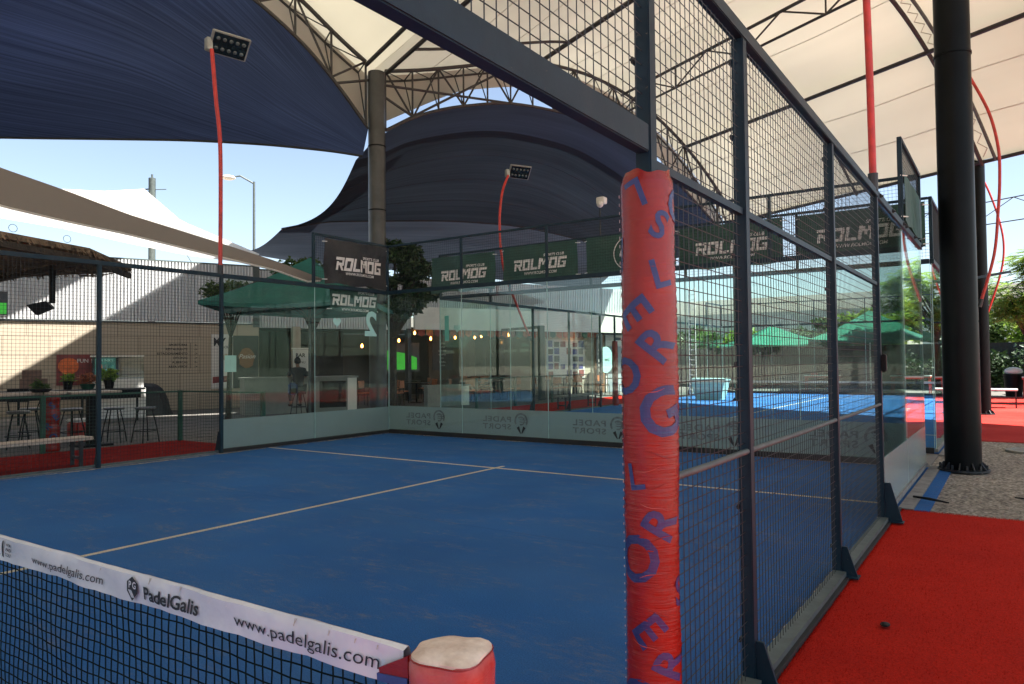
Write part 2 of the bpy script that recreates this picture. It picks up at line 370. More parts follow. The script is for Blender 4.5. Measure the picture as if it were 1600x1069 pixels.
        if s.uv is None: s.uv = {}
        for i, u in enumerate(uv): s.uv[n0+i] = u
        return s
SMOOTH = object()
def obj(name, mb, mat, parent=None, loc=None, smooth=False, sub=0, uvf=None):
    me = bpy.data.meshes.new(name)
    off = Vector(loc) if loc is not None else (Vector(parent['_o']) if parent is not None and '_o' in parent else Vector((0, 0, 0)))
    vs = [Vector(p)-off for p in mb.v] if off.length else mb.v
    me.from_pydata(vs, [], mb.f); me.update()
    me.materials.append(MATS[mat])
    if smooth:
        for p in me.polygons: p.use_smooth = True
        try: me.set_sharp_from_angle(angle=radians(40))
        except Exception: pass
    if mb.uv or uvf:
        ul = me.uv_layers.new(name='UVMap')
        for lp in me.loops: ul.data[lp.index].uv = (mb.uv.get(lp.vertex_index, (0, 0)) if mb.uv else uvf(mb.v[lp.vertex_index]))
    o = bpy.data.objects.new(name, me); COL.objects.link(o)
    if parent is not None: o.parent = parent
    elif loc is not None: o.location = off
    if parent is not None and '_o' in parent: o['_o'] = parent['_o']
    return o
def thing(name, label, cat, loc=(0, 0, 0), group=None, rz=0, world=False):
    o = bpy.data.objects.new(name, None); COL.objects.link(o); o.empty_display_size = .2
    o.location = loc; o.rotation_euler = (0, 0, rz); o['label'] = label; o['category'] = cat
    if group: o['group'] = group
    if world: o['_o'] = tuple(loc)
    return o
def tag(o, label, cat, group=None):
    o['label'] = label; o['category'] = cat
    if group: o['group'] = group
    return o
def struct(name, mb, mat, uvf=None, kind='structure', smooth=False):
    o = obj(name, mb, mat, uvf=uvf, smooth=smooth); o['kind'] = kind; return o
def copy_tree(o, parent=None):
    c = o.copy(); COL.objects.link(c)
    if parent: c.parent = parent
    for ch in list(o.children): copy_tree(ch, c)
    return c
def dup(o, loc, rz, label, group=None):
    c = copy_tree(o); c.location = loc; c.rotation_euler = (0, 0, rz); c['label'] = label
    if group: c['group'] = group
    return c

# text: returns (verts2d, faces) centred at origin, scaled to the given width/height
TXT = {}
def text2d(body, bold=0.0, shear=0.0, spacing=1.0, ext=0.0):
    key = (body, bold, shear, spacing)
    if key in TXT: return TXT[key]
    cu = bpy.data.curves.new('t', 'FONT'); cu.body = body; cu.size = 1; cu.offset = bold; cu.shear = shear; cu.space_character = spacing
    cu.resolution_u = 3; cu.align_x = 'CENTER'
    o = bpy.data.objects.new('t', cu); COL.objects.link(o)
    dg = bpy.context.evaluated_depsgraph_get(); dg.update()
    me = bpy.data.meshes.new_from_object(o.evaluated_get(dg))
    vs = [(v.co.x, v.co.y) for v in me.vertices]; fs = [tuple(p.vertices) for p in me.polygons]
    bpy.data.objects.remove(o); bpy.data.curves.remove(cu); bpy.data.meshes.remove(me)
    xs = [v[0] for v in vs]; ys = [v[1] for v in vs]; cx, cyy = (min(xs)+max(xs))/2, (min(ys)+max(ys))/2
    vs = [(x-cx, y-cyy) for x, y in vs]; TXT[key] = (vs, fs, max(xs)-min(xs), max(ys)-min(ys)); return TXT[key]
def put2d(mb, vs, fs, c, u, v, sx=1, sy=1):
    c, u, v = Vector(c), Vector(u), Vector(v)
    return mb.add([c+u*(x*sx)+v*(y*sy) for x, y in vs], fs)
def puttext(mb, body, c, u, v, width=None, height=None, bold=0.0, shear=0.0, spacing=1.0):
    vs, fs, W, H = text2d(body, bold, shear, spacing)
    sx = width/W if width else height/H; sy_ = height/H if height else sx
    return put2d(mb, vs, fs, c, u, v, sx, sy_)
# chunky sports lettering for the banners, cell 1 x 1
CH = {'R': [(-.14, .78, .92, 1), (.68, .40, .92, .78), (.26, .38, .68, .58), (.0, 0, .26, .66), [(.40, .38), (.68, .38), (1.0, 0), (.70, 0)], [(.68, .40), (.92, .40), (.80, .33), (.72, .33)]],
      'O': [(0, .76, .92, 1), (0, 0, .92, .22), (0, .22, .26, .76), (.66, .22, .92, .76)],
      'L': [(0, 0, .26, 1), (.26, 0, .85, .22)],
      'M': [(0, 0, .26, 1), (.84, 0, 1.1, 1), (.26, .62, .46, .95), (.64, .62, .84, .95), (.44, .36, .66, .72)],
      'G': [(0, .76, .95, 1), (0, .0, .92, .22), (0, .22, .26, .76), (.66, .22, .92, .56), (.44, .42, .66, .56)]}
def rolmog(mb, c, u, v, width, height):
    x = 0; vs = []; fs = []
    for ch in 'ROLMOG':
        for q in CH[ch]:
            if isinstance(q, tuple): a, b, c2, d = q; q = [(a, b), (c2, b), (c2, d), (a, d)]
            n = len(vs); vs += [(x+px_+py_*.18, py_) for px_, py_ in q]; fs.append(tuple(range(n, n+len(q))))
        x += {'M': 1.2, 'L': .95}.get(ch, 1.04)
    vs = [(p-x/2, q-.5) for p, q in vs]
    return put2d(mb, vs, fs, c, u, v, width/x, height)

# ================================================================ SETTING
g = MB(); g.box((-260, -200, -.6), (260, 320, -.02)); struct('ground', g, 'sand')
def slab(name, x0, y0, x1, y1, z, mat, kind='structure'):
    return struct(name, MB().box((x0, y0, -.3), (x1, y1, z)), mat)
slab('court_floor', -5.04, -10, 5.04, 10.0, 0, 'turf_blue')
slab('court_floor', -5.04, 11.7, 5.04, 31.7, 0, 'turf_blue')
slab('gap_floor', -5.04, 10.02, 5.04, 11.68, -.006, 'concrete')
def lines(y0, sg):
    m = MB(); z0, z1 = -.01, .004
    m.box((-4.98, y0+sg*6.95-.025, z0), (4.98, y0+sg*6.95+.025, z1))
    a, b = sorted((y0+sg*.02, y0+sg*6.92)); m.box((-.025, a, z0), (.025, b, z1))
    a, b = sorted((y0+sg*6.98, y0+sg*7.15)); m.box((-.025, a, z0), (.025, b, z1))
    return m
struct('court_lines', lines(0, 1), 'line_paint'); struct('court_lines', lines(21.7, -1), 'line_paint'); struct('court_lines', lines(21.7, 1), 'line_paint')
# red carpet walks
slab('red_carpet', 5.082, -4, 9.5, 6.72, -.004, 'turf_red')
slab('red_carpet', 5.16, 14.15, 16, 31.5, -.004, 'turf_red_dusty')
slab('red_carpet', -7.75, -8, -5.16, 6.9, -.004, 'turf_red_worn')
slab('red_carpet', -7.9, 17.0, -5.16, 27.5, -.004, 'turf_red')
slab('blue_edge_strip', 5.18, 6.735, 5.31, 9.95, -.003, 'turf_blue')
slab('blue_edge_strip', 5.18, 11.5, 5.31, 14.13, -.003, 'turf_blue')
slab('kerb', 5.045, 6.735, 5.175, 10.15, .01, 'kerb_concrete')
slab('kerb', 5.045, 11.5, 5.175, 14.13, .01, 'kerb_concrete')
slab('kerb', 5.045, -10, 5.078, 6.73, .018, 'black_rubber')
slab('kerb', -5.155, -10, -5.045, 10.2, .012, 'kerb_concrete')
slab('kerb', -5.155, 11.5, -5.045, 31.7, .012, 'kerb_concrete')
# concrete patio between courts and restaurant
p = MB(); pts = [G(-17, 6.5), G(-17, -15), G(26, -15), G(26, -2.0), Vector((-5.2, 36, 0)), Vector((-5.2, 6.95, 0)), Vector((-7.8, 6.9, 0)), Vector((-7.8, -4, 0))]
p.prism([q+Vector((0, 0, -.25)) for q in pts], (0, 0, .24)); struct('patio', p, 'concrete')
p = MB(); cpt = Vector((-9.2, 8.8, -.1)); rr = [1.9+.25*sin(3*a*2*pi/24)+.2*cos(2*a*2*pi/24) for a in range(24)]
p.prism([cpt+Vector((cos(a*2*pi/24)*rr[a]*1.25, sin(a*2*pi/24)*rr[a]*.9, 0)) for a in range(24)], (0, 0, .097)); struct('gravel_bed', p, 'gravel', kind='stuff')
p = MB(); p.box((-20, 31.9, -.25), (30, 46, -.012)); struct('far_path', p, 'concrete')

# ================================================================ COURT ENCLOSURES
PIN_N = 18
def logo(parent, c, u, v, mat_txt='ink_grey', mat_pin='ink'):
    """mirrored club lettering with a map-pin emblem: c = centre of the strip, u = image-left direction of the writing"""
    c, u, v = Vector(c), Vector(u), Vector(v); m = MB()
    puttext(m, 'PADEL', c-u*.42+v*.07, u, v, width=.66, height=.105, bold=.02, spacing=1.15)
    puttext(m, 'SPORT', c-u*.42-v*.07, u, v, width=.66, height=.105, bold=.02, spacing=1.15)
    obj('club_lettering', m, mat_txt, parent)
    m = MB(); q = c + u*-1.0 if False else c + u*.0
    q = c - u*.98 + v*.02
    def arc(r0, r1, a0, a1, n=16, cx=0, cyy=0):
        vs = []; fs = []
        for i in range(n+1):
            a = radians(a0+(a1-a0)*i/n); vs += [(cx+r0*cos(a), cyy+r0*sin(a)), (cx+r1*cos(a), cyy+r1*sin(a))]
        for i in range(n): fs.append((2*i, 2*i+1, 2*i+3, 2*i+2))
        return vs, fs
    put2d(m, *arc(.115, .15, -30, 210), q+v*.03, u, v)
    put2d(m, *arc(.06, .085, 40, 290), q+v*.03, u, v)
    for k in (-.02, .02, .055): put2d(m, [(-.15, k-.008), (.02, k-.008), (.05, k+.008), (-.12, k+.008)], [(0, 1, 2, 3)], q+v*.03, u, v)
    obj('pin_ring', m, mat_txt, parent); m = MB()
    put2d(m, [(-.10, -.10), (-.045, -.07), (-.005, -.20), (-.02, -.21)], [(0, 1, 2, 3)], q, u, v)
    put2d(m, [(.10, -.10), (.045, -.07), (.005, -.20), (.02, -.21)], [(0, 1, 2, 3)], q, u, v)
    obj('pin_emblem', m, mat_pin, parent)
BK = 1  # brackets etc.
def side_fence(label, side, yc, sg, detail=True, gate=True, posts=(4, 6, 8, 9.06), du=.05, frost=True, logos=(), gm='glass'):
    """side = +1 right wall / -1 left wall; k = distance from the back corner"""
    X = 5*side; t = thing('court_fence', label, 'court fence', (X, yc+sg*4, 0), world=True)
    Y = lambda k: yc+sg*k
    def B(x0, x1, k0, k1, z0, z1, ch=0):
        m = MB(); a = (min(x0, x1), min(Y(k0), Y(k1)), z0); b = (max(x0, x1), max(Y(k0), Y(k1)), z1)
        return m.bbox(a, b, ch) if ch else m.box(a, b)
    W = .028
    for k in posts:
        obj('post', B(X-W, X+W, k-W, k+W, 0.0, 2.965, .004), 'steel_navy', t)
        gs = MB(); h = .36 if k == 4 else .21; d = .14 if k == 4 else .095
        gs.prism([(X+side*.03, Y(k)-.008, 0.02), (X+side*(.03+d), Y(k)-.008, 0.02), (X+side*(.03+.35*d), Y(k)-.008, h), (X+side*.03, Y(k)-.008, h)], (0, .016, 0))
        gs.box((min(X+side*.032, X+side*(.03+d+.01)), Y(k)-.05, .012), (max(X+side*.032, X+side*(.03+d+.01)), Y(k)+.05, .02))
        obj('base_bracket', gs, 'steel_navy', t)
    kend = posts[-1]
    if gate: kend2 = kend+2.14
    else: kend2 = kend
    obj('top_rail', B(X-.03, X+.03, 4-.03, kend2+.03, 2.967, 3.03, .004), 'steel_navy', t)
    for a, b in zip(posts, posts[1:]):
        if side > 0: obj('mid_rail', B(X-.015, X+.015, a+W+.002, b-W-.002, 2.145, 2.175), 'steel_navy', t)
        m = MB()
        if side > 0: m.tube([(X+side*.012, Y(a+W), 1.065), (X+side*.012, Y((a+b)/2), 1.062), (X+side*.012, Y(b-W), 1.065)], .0135, 10); obj('hand_rail', m, 'galvanised', t, smooth=True)
        m = MB(); m.grid_wires((X, Y(a+W), .05), (0, sg, 0), (0, 0, 1), b-a-2*W, 2.91, du, du); obj('wire_mesh', m, 'wire', t)
        obj('base_rail', B(X-.025, X+side*.058 if side > 0 else X-.04, a+W+.001, b-W-.001, .021, .05), 'galvanised', t)
    if gate:
        obj('gate_lintel', B(X-.024, X+.024, kend+W+.001, kend2-.03, 2.185, 2.28, .004), 'steel_navy', t)
        m = MB(); m.grid_wires((X, Y(kend+W), 2.286), (0, sg, 0), (0, 0, 1), kend2-kend-W, .68, du, du); obj('gate_mesh', m, 'wire', t)
        obj('post', B(X-W, X+W, kend2-W, kend2+W, 0.0, 2.965, .004), 'steel_navy', t)
    # glazed corner
    for i in (0, 2):
        gp = obj('glass_panel', B(X-.005, X+.005, i+.006, i+1.994, .07, 2.955), gm, t)
        for e in (i+.0, i+1.9945): obj('polished_edge', B(X-.0055, X+.0055, e, e+.0055, .07, 2.955), 'glass_edge', gp)
        if frost: obj('frosted_strip', B(X+side*.0065, X+side*.008, i+.008, i+1.992, .072, .56), 'frosted', gp)
        if i in logos:
            u = Vector((0, sg*1.0, 0)) ; logo(gp, (X+side*.0095, Y(i+.25), .31), u*-1, (0, 0, 1))
    obj('base_channel', B(X-.025, X+.025, .0, 3.97, .021 if side > 0 else .013, .069), 'kerb_concrete' if side > 0 else 'black_rubber', t)
    if sg < 0 or True:
        obj('glass_top_rail', B(X-.03, X+.03, .03, 3.965, 2.957, 3.03, .004), 'steel_navy', t)
        for k in (0.0, 2.0):
            obj('upper_post', B(X-.025, X+.025, k, k+.05, 3.031, 3.96), 'steel_navy', t)
        obj('upper_rail', B(X-.025, X+.025, .0, 2.05, 3.961, 4.01, .004), 'steel_navy', t)
        m = MB(); m.grid_wires((X, Y(.05), 3.03), (0, sg, 0), (0, 0, 1), 1.95, .93, du, du); obj('upper_mesh', m, 'wire', t)
    if detail and side > 0:
        m = MB()
        for k in (.15, 1.0, 1.9, 2.1, 3.0, 3.85): m = MB(); m.box((X+.031, Y(k)-.02, 2.975), (X+.045, Y(k)+.02, 3.01)); m.ball((X+.05, Y(k), 2.99), .012, 8); obj('clamp_bolt', m, 'steel_dark', t)
        m = MB().bbox((X+.03, Y(4)-.04, 1.36), (X+.07, Y(4)+.04, 1.52), .008); obj('switch_box', m, 'black', t)
    return t
def back_wall(label, y, face, gm='glass_back', logos=True, du=.05, frost=True):
    t = thing('court_back_wall', label, 'court wall', (0, y, 0), world=True)
    obj('base_channel', MB().box((-4.97, y-.03, .0), (4.97, y+.03, .085)), 'black_rubber', t)
    obj('glass_top_rail', MB().bbox((-4.97, y-.03, 2.955), (4.97, y+.03, 3.03), .004), 'steel_navy', t)
    obj('upper_rail', MB().bbox((-4.974, y-.022, 3.965), (4.974, y+.022, 4.005), .004), 'steel_navy', t)
    for i, x in enumerate((-3, -1, 1, 3)):
        obj('upper_post', MB().box((x-.022, y-.022, 3.031), (x+.022, y+.022, 3.964)), 'steel_navy', t)
    for i in range(5):
        x0 = -5+2*i
        a, b = x0+.006, x0+1.994
        if i == 0: a += .02
        if i == 4: b -= .02
        gp = obj('glass_panel', MB().box((a, y-.005, .086), (b, y+.005, 2.954)), gm, t)
        for e in (a-.006, b+.0005): obj('polished_edge', MB().box((e, y-.0055, .086), (e+.0055, y+.0055, 2.954)), 'glass_edge', gp)
        if frost: obj('frosted_strip', MB().box((a+.002, y+.0065, .088), (b-.002, y+.008, .58)), 'frosted', gp)
        if frost and logos: logo(gp, (x0+.42, y-.0065, .33), (-1, 0, 0), (0, 0, 1))
        m = MB(); m.grid_wires((x0+.025, y, 3.03), (1, 0, 0), (0, 0, 1), 1.95, .935, du, du); obj('upper_mesh', m, 'wire', t)
    return t
side_fence('dark steel mesh fence with glass end pane, running from the red padded post', 1, 10, -1, logos=())
side_fence('mesh and glass court fence on the far left side, beside the bench and bar stools', -1, 10, -1, gate=False, posts=(4, 6, 8), logos=(0, 2))
back_wall('glass back wall with frosted strip directly behind the blue court and service line', 10, -1)
back_wall('second glass wall across the gap, carrying the row of green banners', 11.7, 1, gm='glass_far', logos=False, frost=False)
side_fence('far court mesh fence behind the glass, with padded post and bench on its left', -1, 11.7, 1, detail=False, logos=(), gm='glass_far', frost=False)
side_fence('far court fence with glass corner, partly hidden behind the thick dark column', 1, 11.7, 1, detail=False, logos=(), gm='glass_far', frost=False)
side_fence('farthest left mesh fence of the sunlit far court', -1, 31.7, -1, detail=False, gate=False, frost=False, du=.1, gm='glass_far')
side_fence('farthest right mesh fence of the sunlit far court beside the bench', 1, 31.7, -1, detail=False, gate=False, frost=False, du=.1, gm='glass_far')
back_wall('farthest glass wall, before the tables and green umbrellas', 31.7, 1, gm='glass_far', logos=False, du=.1, frost=False)

# writing stuck on the glass (court numbers, seen from inside = mirrored)
def number(label, body, c, u, h, mat='letter_glass'):
    m = MB(); puttext(m, body, c, u, (0, 0, 1), height=h, bold=.03); return tag(obj('court_number', m, mat, loc=c), label, 'number decal')
number('mirrored pale number 2 on the left glass near the corner', '2', Vector((-4.99, 9.47, 2.31)), Vector((0, -1, 0)), .52)
number('mirrored pale number 1 on the second glass wall', '1', Vector((-4.78, 11.69, 2.28)), Vector((-1, 0, 0)), .58, 'decal_teal')
def heart(label, c, u, s):
    vs = []; n = 28
    for i in range(n):
        a = 2*pi*i/n; vs.append((16*sin(a)**3/17, (13*cos(a)-5*cos(2*a)-2*cos(3*a)-cos(4*a))/17))
    m = MB(); put2d(m, vs, [tuple(range(n))], c, u, (0, 0, 1), s, s); return tag(obj('heart_decal', m, 'letter_glass', loc=c), label, 'decal')
heart('small pale heart decal left of the number 2', Vector((-4.99, 8.55, 2.31)), Vector((0, 1, 0)), .115)
heart('small pale heart decal right of the number 1', Vector((-4.47, 11.69, 2.27)), Vector((1, 0, 0)), .11)

# ---------------------------------------------------------------- padded posts
def wraptext(mb, body, cx, cyy, r, zc, ang, h, rot, bold=.03):
    vs, fs, W, H = text2d(body, bold)
    bm = bmesh.new(); s = h/H; c, sn = cos(rot), sin(rot)
    vv = [bm.verts.new(((x*c-y*sn)*s, (x*sn+y*c)*s, 0)) for x, y in vs]
    for f in fs:
        try: bm.faces.new([vv[i] for i in f])
        except ValueError: pass
    x = -.2
    while x < .2:
        bmesh.ops.bisect_plane(bm, geom=list(bm.verts)+list(bm.edges)+list(bm.faces), plane_co=(x, 0, 0), plane_no=(1, 0, 0)); x += .01
    for v in bm.verts:
        a = ang + v.co.x/r; z = zc+v.co.y
        v.co = Vector((cx+r*cos(a), cyy+r*sin(a), z))
    mb.frombm(bm)
def padrad(r, z, a):   # wrinkled radius
    return r*(1+.035*sin(z*5+1)+.012*sin(z*23+2*sin(a))+.010*sin(a*3+z*4))
def padded(label, cx, cyy, r, z1, letters=True, group=None, seg=44):
    t = thing('padded_post_cover', label, 'post padding', (cx, cyy, 0), group=group, world=True)
    m = MB(); rows = 150; vs = []; fs = []
    for i in range(rows+1):
        z = z1*i/rows
        for j in range(seg):
            a = 2*pi*j/seg; rr = padrad(r, z, a)+(.0015*sin(z*190+2.5*sin(a*1.3)+sin(z*31))+.0008*sin(z*420+3*sin(a*2)) *(1 if z < .62*z1 else .25))
            if z > z1-.035: rr -= (z-(z1-.035))*.35
            vs.append((cx+rr*cos(a), cyy+rr*sin(a), z + (.007*sin(a*3+1)+.004*sin(a*7) if i == rows else 0)))
    for i in range(rows):
        for j in range(seg): fs.append((i*seg+j, i*seg+(j+1) % seg, (i+1)*seg+(j+1) % seg, (i+1)*seg+j))
    n = len(vs)
    for j in range(seg):
        a = 2*pi*j/seg; vs.append((cx+.045*cos(a), cyy+.045*sin(a), z1-.012+.012*sin(a*5)))
    for j in range(seg): fs.append((rows*seg+j, rows*seg+(j+1) % seg, n+(j+1) % seg, n+j))
    m.add(vs, fs); body = obj('vinyl_cover', m, 'pad_red', t, smooth=True)
    if letters:
        base = atan2(CAM.y-cyy, CAM.x-cx)
        m = MB()
        L = [(2.035, -.45, 'L', 200, .10), (1.93, .45, 'S', -25, .10), (1.77, .45, 'L', 15, .10), (1.64, -.5, 'E', -55, .12), (1.54, .30, 'R', 50, .12),
             (1.43, -.98, 'O', 0, .13), (1.31, .42, 'G', 20, .17), (1.10, -.55, 'L', 10, .09), (.955, .35, 'R', 60, .12), (.83, -.6, 'O', 25, .16),
             (.60, -.15, 'E', -50, .12), (.50, .65, 'R', 65, .12), (.37, -.5, 'O', 0, .15), (.22, .3, 'S', 30, .12), (1.84, -1.25, 'I', 0, .12), (.72, 1.2, 'S', 0, .10), (2.0, 1.45, 'O', 0, .12)]
        for k in range(10):
            L.append((.3+.2*k, random.uniform(2.0, 4.0), random.choice('SERGOL'), random.uniform(-60, 60), .12))
        for z, a, ch, rot, h in L:
            m = MB(); wraptext(m, ch, cx, cyy, r*1.0, z, base+a*1.05, h*.98, radians(rot), .024); nv = []
            for (x, y, z) in m.v: a = atan2(y-cyy, x-cx); rr = padrad(r, z, a)+.0016; nv.append((cx+rr*cos(a), cyy+rr*sin(a), z))
            m.v = nv; obj('blue_letter', m, 'pad_blue', body)
        m = MB(); a0 = base-1.42  # edge lacing on the left
        for k in range(70):
            z = .1+k*.0285
            if z > z1-.05: break
            a = a0+.03*sin(k); rr = r*1.03; m.tube([(cx+rr*cos(a-.05), cyy+rr*sin(a-.05), z), (cx+rr*1.01*cos(a+.05), cyy+rr*1.01*sin(a+.05), z+.008)], .0011, 5)
        obj('lacing', m, 'white_paint', t)
        for k, (z, a) in enumerate([(1.17, .3), (1.12, -.2), (1.07, .2), (1.0, 0.1), (.9, .3), (.78, -.1), (.66, .1), (1.38, .1), (.5, .2), (.55, -.3)]):
            ps = []; m = MB()
            for i in range(9):
                aa = base+a+(i-4)*.13; zz = z+.0035*sin(i*.8+k)+.012*(i-4)/4*(1 if k % 3 else -1); ps.append((cx+(padrad(r, zz, aa)+.001)*cos(aa), cyy+(padrad(r, zz, aa)+.001)*sin(aa), zz))
            m.tube(ps, [0.0004, .0008, .0012, .0015, .0016, .0015, .0012, .0008, .0004], 6); obj('vinyl_crease', m, 'pad_faded' if k % 2 else 'pad_red', t, smooth=True)
    return t
padded('large red padded post cover with blue letters in the foreground', 5.0, .94, .0915, 2.115)
padded('red padded post cover at the gate of the far court, next to the bench', -5.0, 20.76, .10, 2.15, letters=False, seg=20)

# ---------------------------------------------------------------- net
nt_ = thing('tennis_net', 'black court net with white tape across the lower left', 'net', (0, -.02, 0), world=True)
XE = 4.775
def nz(x): return .758+.030*(x/5)**2
m = MB(); cell = .041
xs = [XE-.03-i*cell for i in range(int((XE+5-.05)/cell))]
nr = 17
def npnt(i, j):
    x = xs[i]; top = nz(x)-.09; z = top-(j)*(top/nr)
    return Vector((x+.0022*sin(i*2.1+j*1.3)+.0015*sin(j*.9+i*.13), -.02+.003*sin(i*.35+j*.4), z+.0018*sin(i*1.3+j*2.2)-.003*sin(i*.21)))
P = [[npnt(i, j) for j in range(nr+1)] for i in range(len(xs))]
for i in range(len(xs)):
    near = xs[i] > .8
    for j in range(nr):
        m.wire(P[i][j], P[i][j+1], .0027)
        if i+1 < len(xs): m.wire(P[i][j+1], P[i+1][j+1], .0027)
obj('cord_mesh', m, 'net_cord', nt_)
rows = []; NX = 160
for side_ in [(-.0, .0), (-.012, -.006), (-.015, -.03), (-.014, -.06), (-.013, -.098), (-.009, -.098), (.009, -.098), (.013, -.09), (.014, -.05), (.012, -.006), (.0, .001)]:
    r_ = []
    for i in range(NX+1):
        x = -4.9+(XE+4.9)*i/NX; dz = .0015*sin(x*7)+.0016*sin(x*17+side_[1]*50)+.0012*sin(x*43); dy = .004*sin(x*9+side_[1]*60)+.0025*sin(x*23+1)
        r_.append((x, -.02+side_[0]+(dy if abs(side_[0]) > .005 else 0), nz(x)+side_[1]+dz*(1 if side_[1] < -.02 else .4)))
    rows.append(r_)
m = MB(); n = len(rows[0]); m.add([q for r_ in rows for q in r_], [(i*n+j, i*n+j+1, (i+1)*n+j+1, (i+1)*n+j) for i in range(len(rows)-1) for j in range(n-1)])
tp = obj('white_tape', m, 'tape_white', nt_, smooth=True)
def tapept(x, zf):   # point on the near face of the tape
    k = -.098*zf; dy = .004*sin(x*9+k*60)+.0025*sin(x*23+1); return Vector((x, -.02-.0175+dy*.8-.0015, nz(x)+k))
def tapetext(mb, body, xc, width, height, zf=.5, bold=0.0):
    vs, fs, W, H = text2d(body, bold)
    mb.add([tapept(xc+x*width/W, zf-(y*height/H)/.098) for x, y in vs], fs)
m = MB()
m = MB(); tapetext(m, 'www.padelgalis.com', 3.04, .56, .040, .62, .0); obj('tape_lettering', m, 'ink', tp)
m = MB(); tapetext(m, 'PadelGalis', 3.755, .315, .044, .55, .022); obj('tape_lettering', m, 'ink', tp)
m = MB(); tapetext(m, 'www.padelgalis.com', 4.39, .60, .046, .60, .0); obj('tape_lettering', m, 'ink', tp)
m = MB()
for k, wd in enumerate(('WOR', 'PAD', 'TOU')): tapetext(m, wd, 2.545, .055, .013, .30+.2*k, .02)
put2d(m, [(0, .03), (.014, .036), (.006, 0), (.016, -.036), (0, -.03), (-.008, 0)], [(0, 1, 2, 5), (5, 2, 3, 4)], tapept(2.485, .5), (1, 0, 0), (0, 0, 1)); obj('tape_emblem', m, 'ink', tp)
c = tapept(3.53, .5)+Vector((0, -.001, 0)); m = MB(); put2d(m, [(-.034, .020), (.0, .040), (.034, .020), (.034, -.012), (.0, -.042), (-.034, -.012)], [(0, 1, 2, 3, 4, 5)], c, (1, 0, 0), (0, 0, 1)); obj('tape_shield', m, 'ink', tp)
c = c+Vector((0, -.001, 0)); m = MB(); puttext(m, 'P', c+Vector((-.013, 0, .012)), (1, 0, 0), (0, 0, 1), height=.024, bold=.02); puttext(m, 'G', c+Vector((.013, 0, .012)), (1, 0, 0), (0, 0, 1), height=.024, bold=.02)
for k in (-1, 0, 1): put2d(m, [(-.018+.007*k, -.006-.0), (-.012+.007*k, -.006), (.010+.007*k, -.030), (.005+.007*k, -.030)], [(0, 1, 2, 3)], c, (1, 0, 0), (0, 0, 1))
obj('shield_letters', m, 'tape_white', tp)
for x in [2.9, 3.3, 3.62, 3.8, 4.05, 4.22, 4.36, 4.5, 4.6, 4.68]: m = MB(); m.tube([(x, -.028, nz(x)-.004), (x+.004, -.037, nz(x)-.022)], .0012, 5); m.tube([(x+.008, -.028, nz(x)-.003), (x+.003, -.036, nz(x)-.02)], .0010, 5); obj('stitch', m, 'rope', tp)
m = MB()
for k, (dx, mt) in enumerate([(0, 0)]):
    m.prism([(4.70, -.048, .725), (4.80, -.050, .775), (4.80, -.050, .705), (4.71, -.048, .695)], (0, .05, 0))
obj('strap', m, 'pad_red', nt_)
m = MB(); m.prism([(4.697, -.051, .712), (4.80, -.053, .722), (4.80, -.053, .700), (4.698, -.051, .694)], (0, .056, 0)); obj('strap_band', m, 'cloth_blue', nt_)

cp_ = thing('net_post_padding', 'faded red padded cap with pale top on the net post', 'post padding', (4.88, .02, 0), world=True)
m = MB(); vs = []; fs = []; seg = 40
prof = [(0, .098), (.3, .099), (.6, .100), (.70, .102), (.745, .103), (.768, .101), (.779, .095)]
def sq(a, r, n=3.2): return r/(abs(cos(a))**n+abs(sin(a))**n)**(1/n)
for (z, r) in prof:
    for j in range(seg):
        a = 2*pi*j/seg+.3; rr = sq(2*pi*j/seg, r*.93)+.003*sin(a*5+z*30)+.002*sin(z*60+a*3); vs.append((4.88+rr*cos(a), .02+rr*sin(a), z))
for i in range(len(prof)-1):
    for j in range(seg): fs.append((i*seg+j, i*seg+(j+1) % seg, (i+1)*seg+(j+1) % seg, (i+1)*seg+j))
m.add(vs, fs); obj('side_cover', m, 'pad_faded', cp_, smooth=True)
m = MB(); vs = []; fs = []; rs = [.0955, .094, .08, .055, .028, 0.0005]; hz = [.778, .784, .791, .796, .798, .799]
for r, z in zip(rs, hz):
    for j in range(seg):
        a = 2*pi*j/seg+.3; rr = sq(2*pi*j/seg, r*.94)+(.003*sin(a*5+z*30) if r > .09 else 0); vs.append((4.88+rr*cos(a), .02+rr*sin(a), z+.004*sin(a*2)*(r/.1)+.002*sin(a*6+1)*(r/.1)))
for i in range(len(rs)-1):
    for j in range(seg): fs.append((i*seg+j, i*seg+(j+1) % seg, (i+1)*seg+(j+1) % seg, (i+1)*seg+j))
m.add(vs, fs); obj('top_cover', m, 'pad_top', cp_, smooth=True)
m = MB(); ps = []
for j in range(seg): a = 2*pi*j/seg+.3; rr = sq(2*pi*j/seg, .0965*.94)+.003*sin(a*5+23.5); ps.append((4.88+rr*cos(a), .02+rr*sin(a), .778+.004*sin(a*2)))
m.tube(ps, .0022, 6, closed=True); obj('seam', m, 'pad_red', cp_, smooth=True)
m = MB(); base = atan2(CAM.y-.02, CAM.x-4.88)
for k, (z, a, ch, rot) in enumerate([(.69, -.1, 'O', 30), (.66, .75, 'L', 20), (.62, -.8, 'E', -30), (.5, .2, 'R', 20), (.45, -.7, 'S', 0), (.3, 0, 'G', 0)]): wraptext(m, ch, 4.88, .02, .10, z, base+a, .10, radians(rot), .03)
nv = []
for (x, y, z) in m.v:
    a = atan2(y-.02, x-4.88); rr = sq(a-.3, .102*.93)+.003*sin(a*5+z*30)+.006; nv.append((4.88+rr*cos(a), .02+rr*sin(a), z))
m.v = nv; obj('blue_lettering', m, 'pad_blue', cp_)
m = MB(); m.cyl((4.88, .02, 0), .03, 0, .7); obj('steel_post', m, 'steel_navy', cp_)

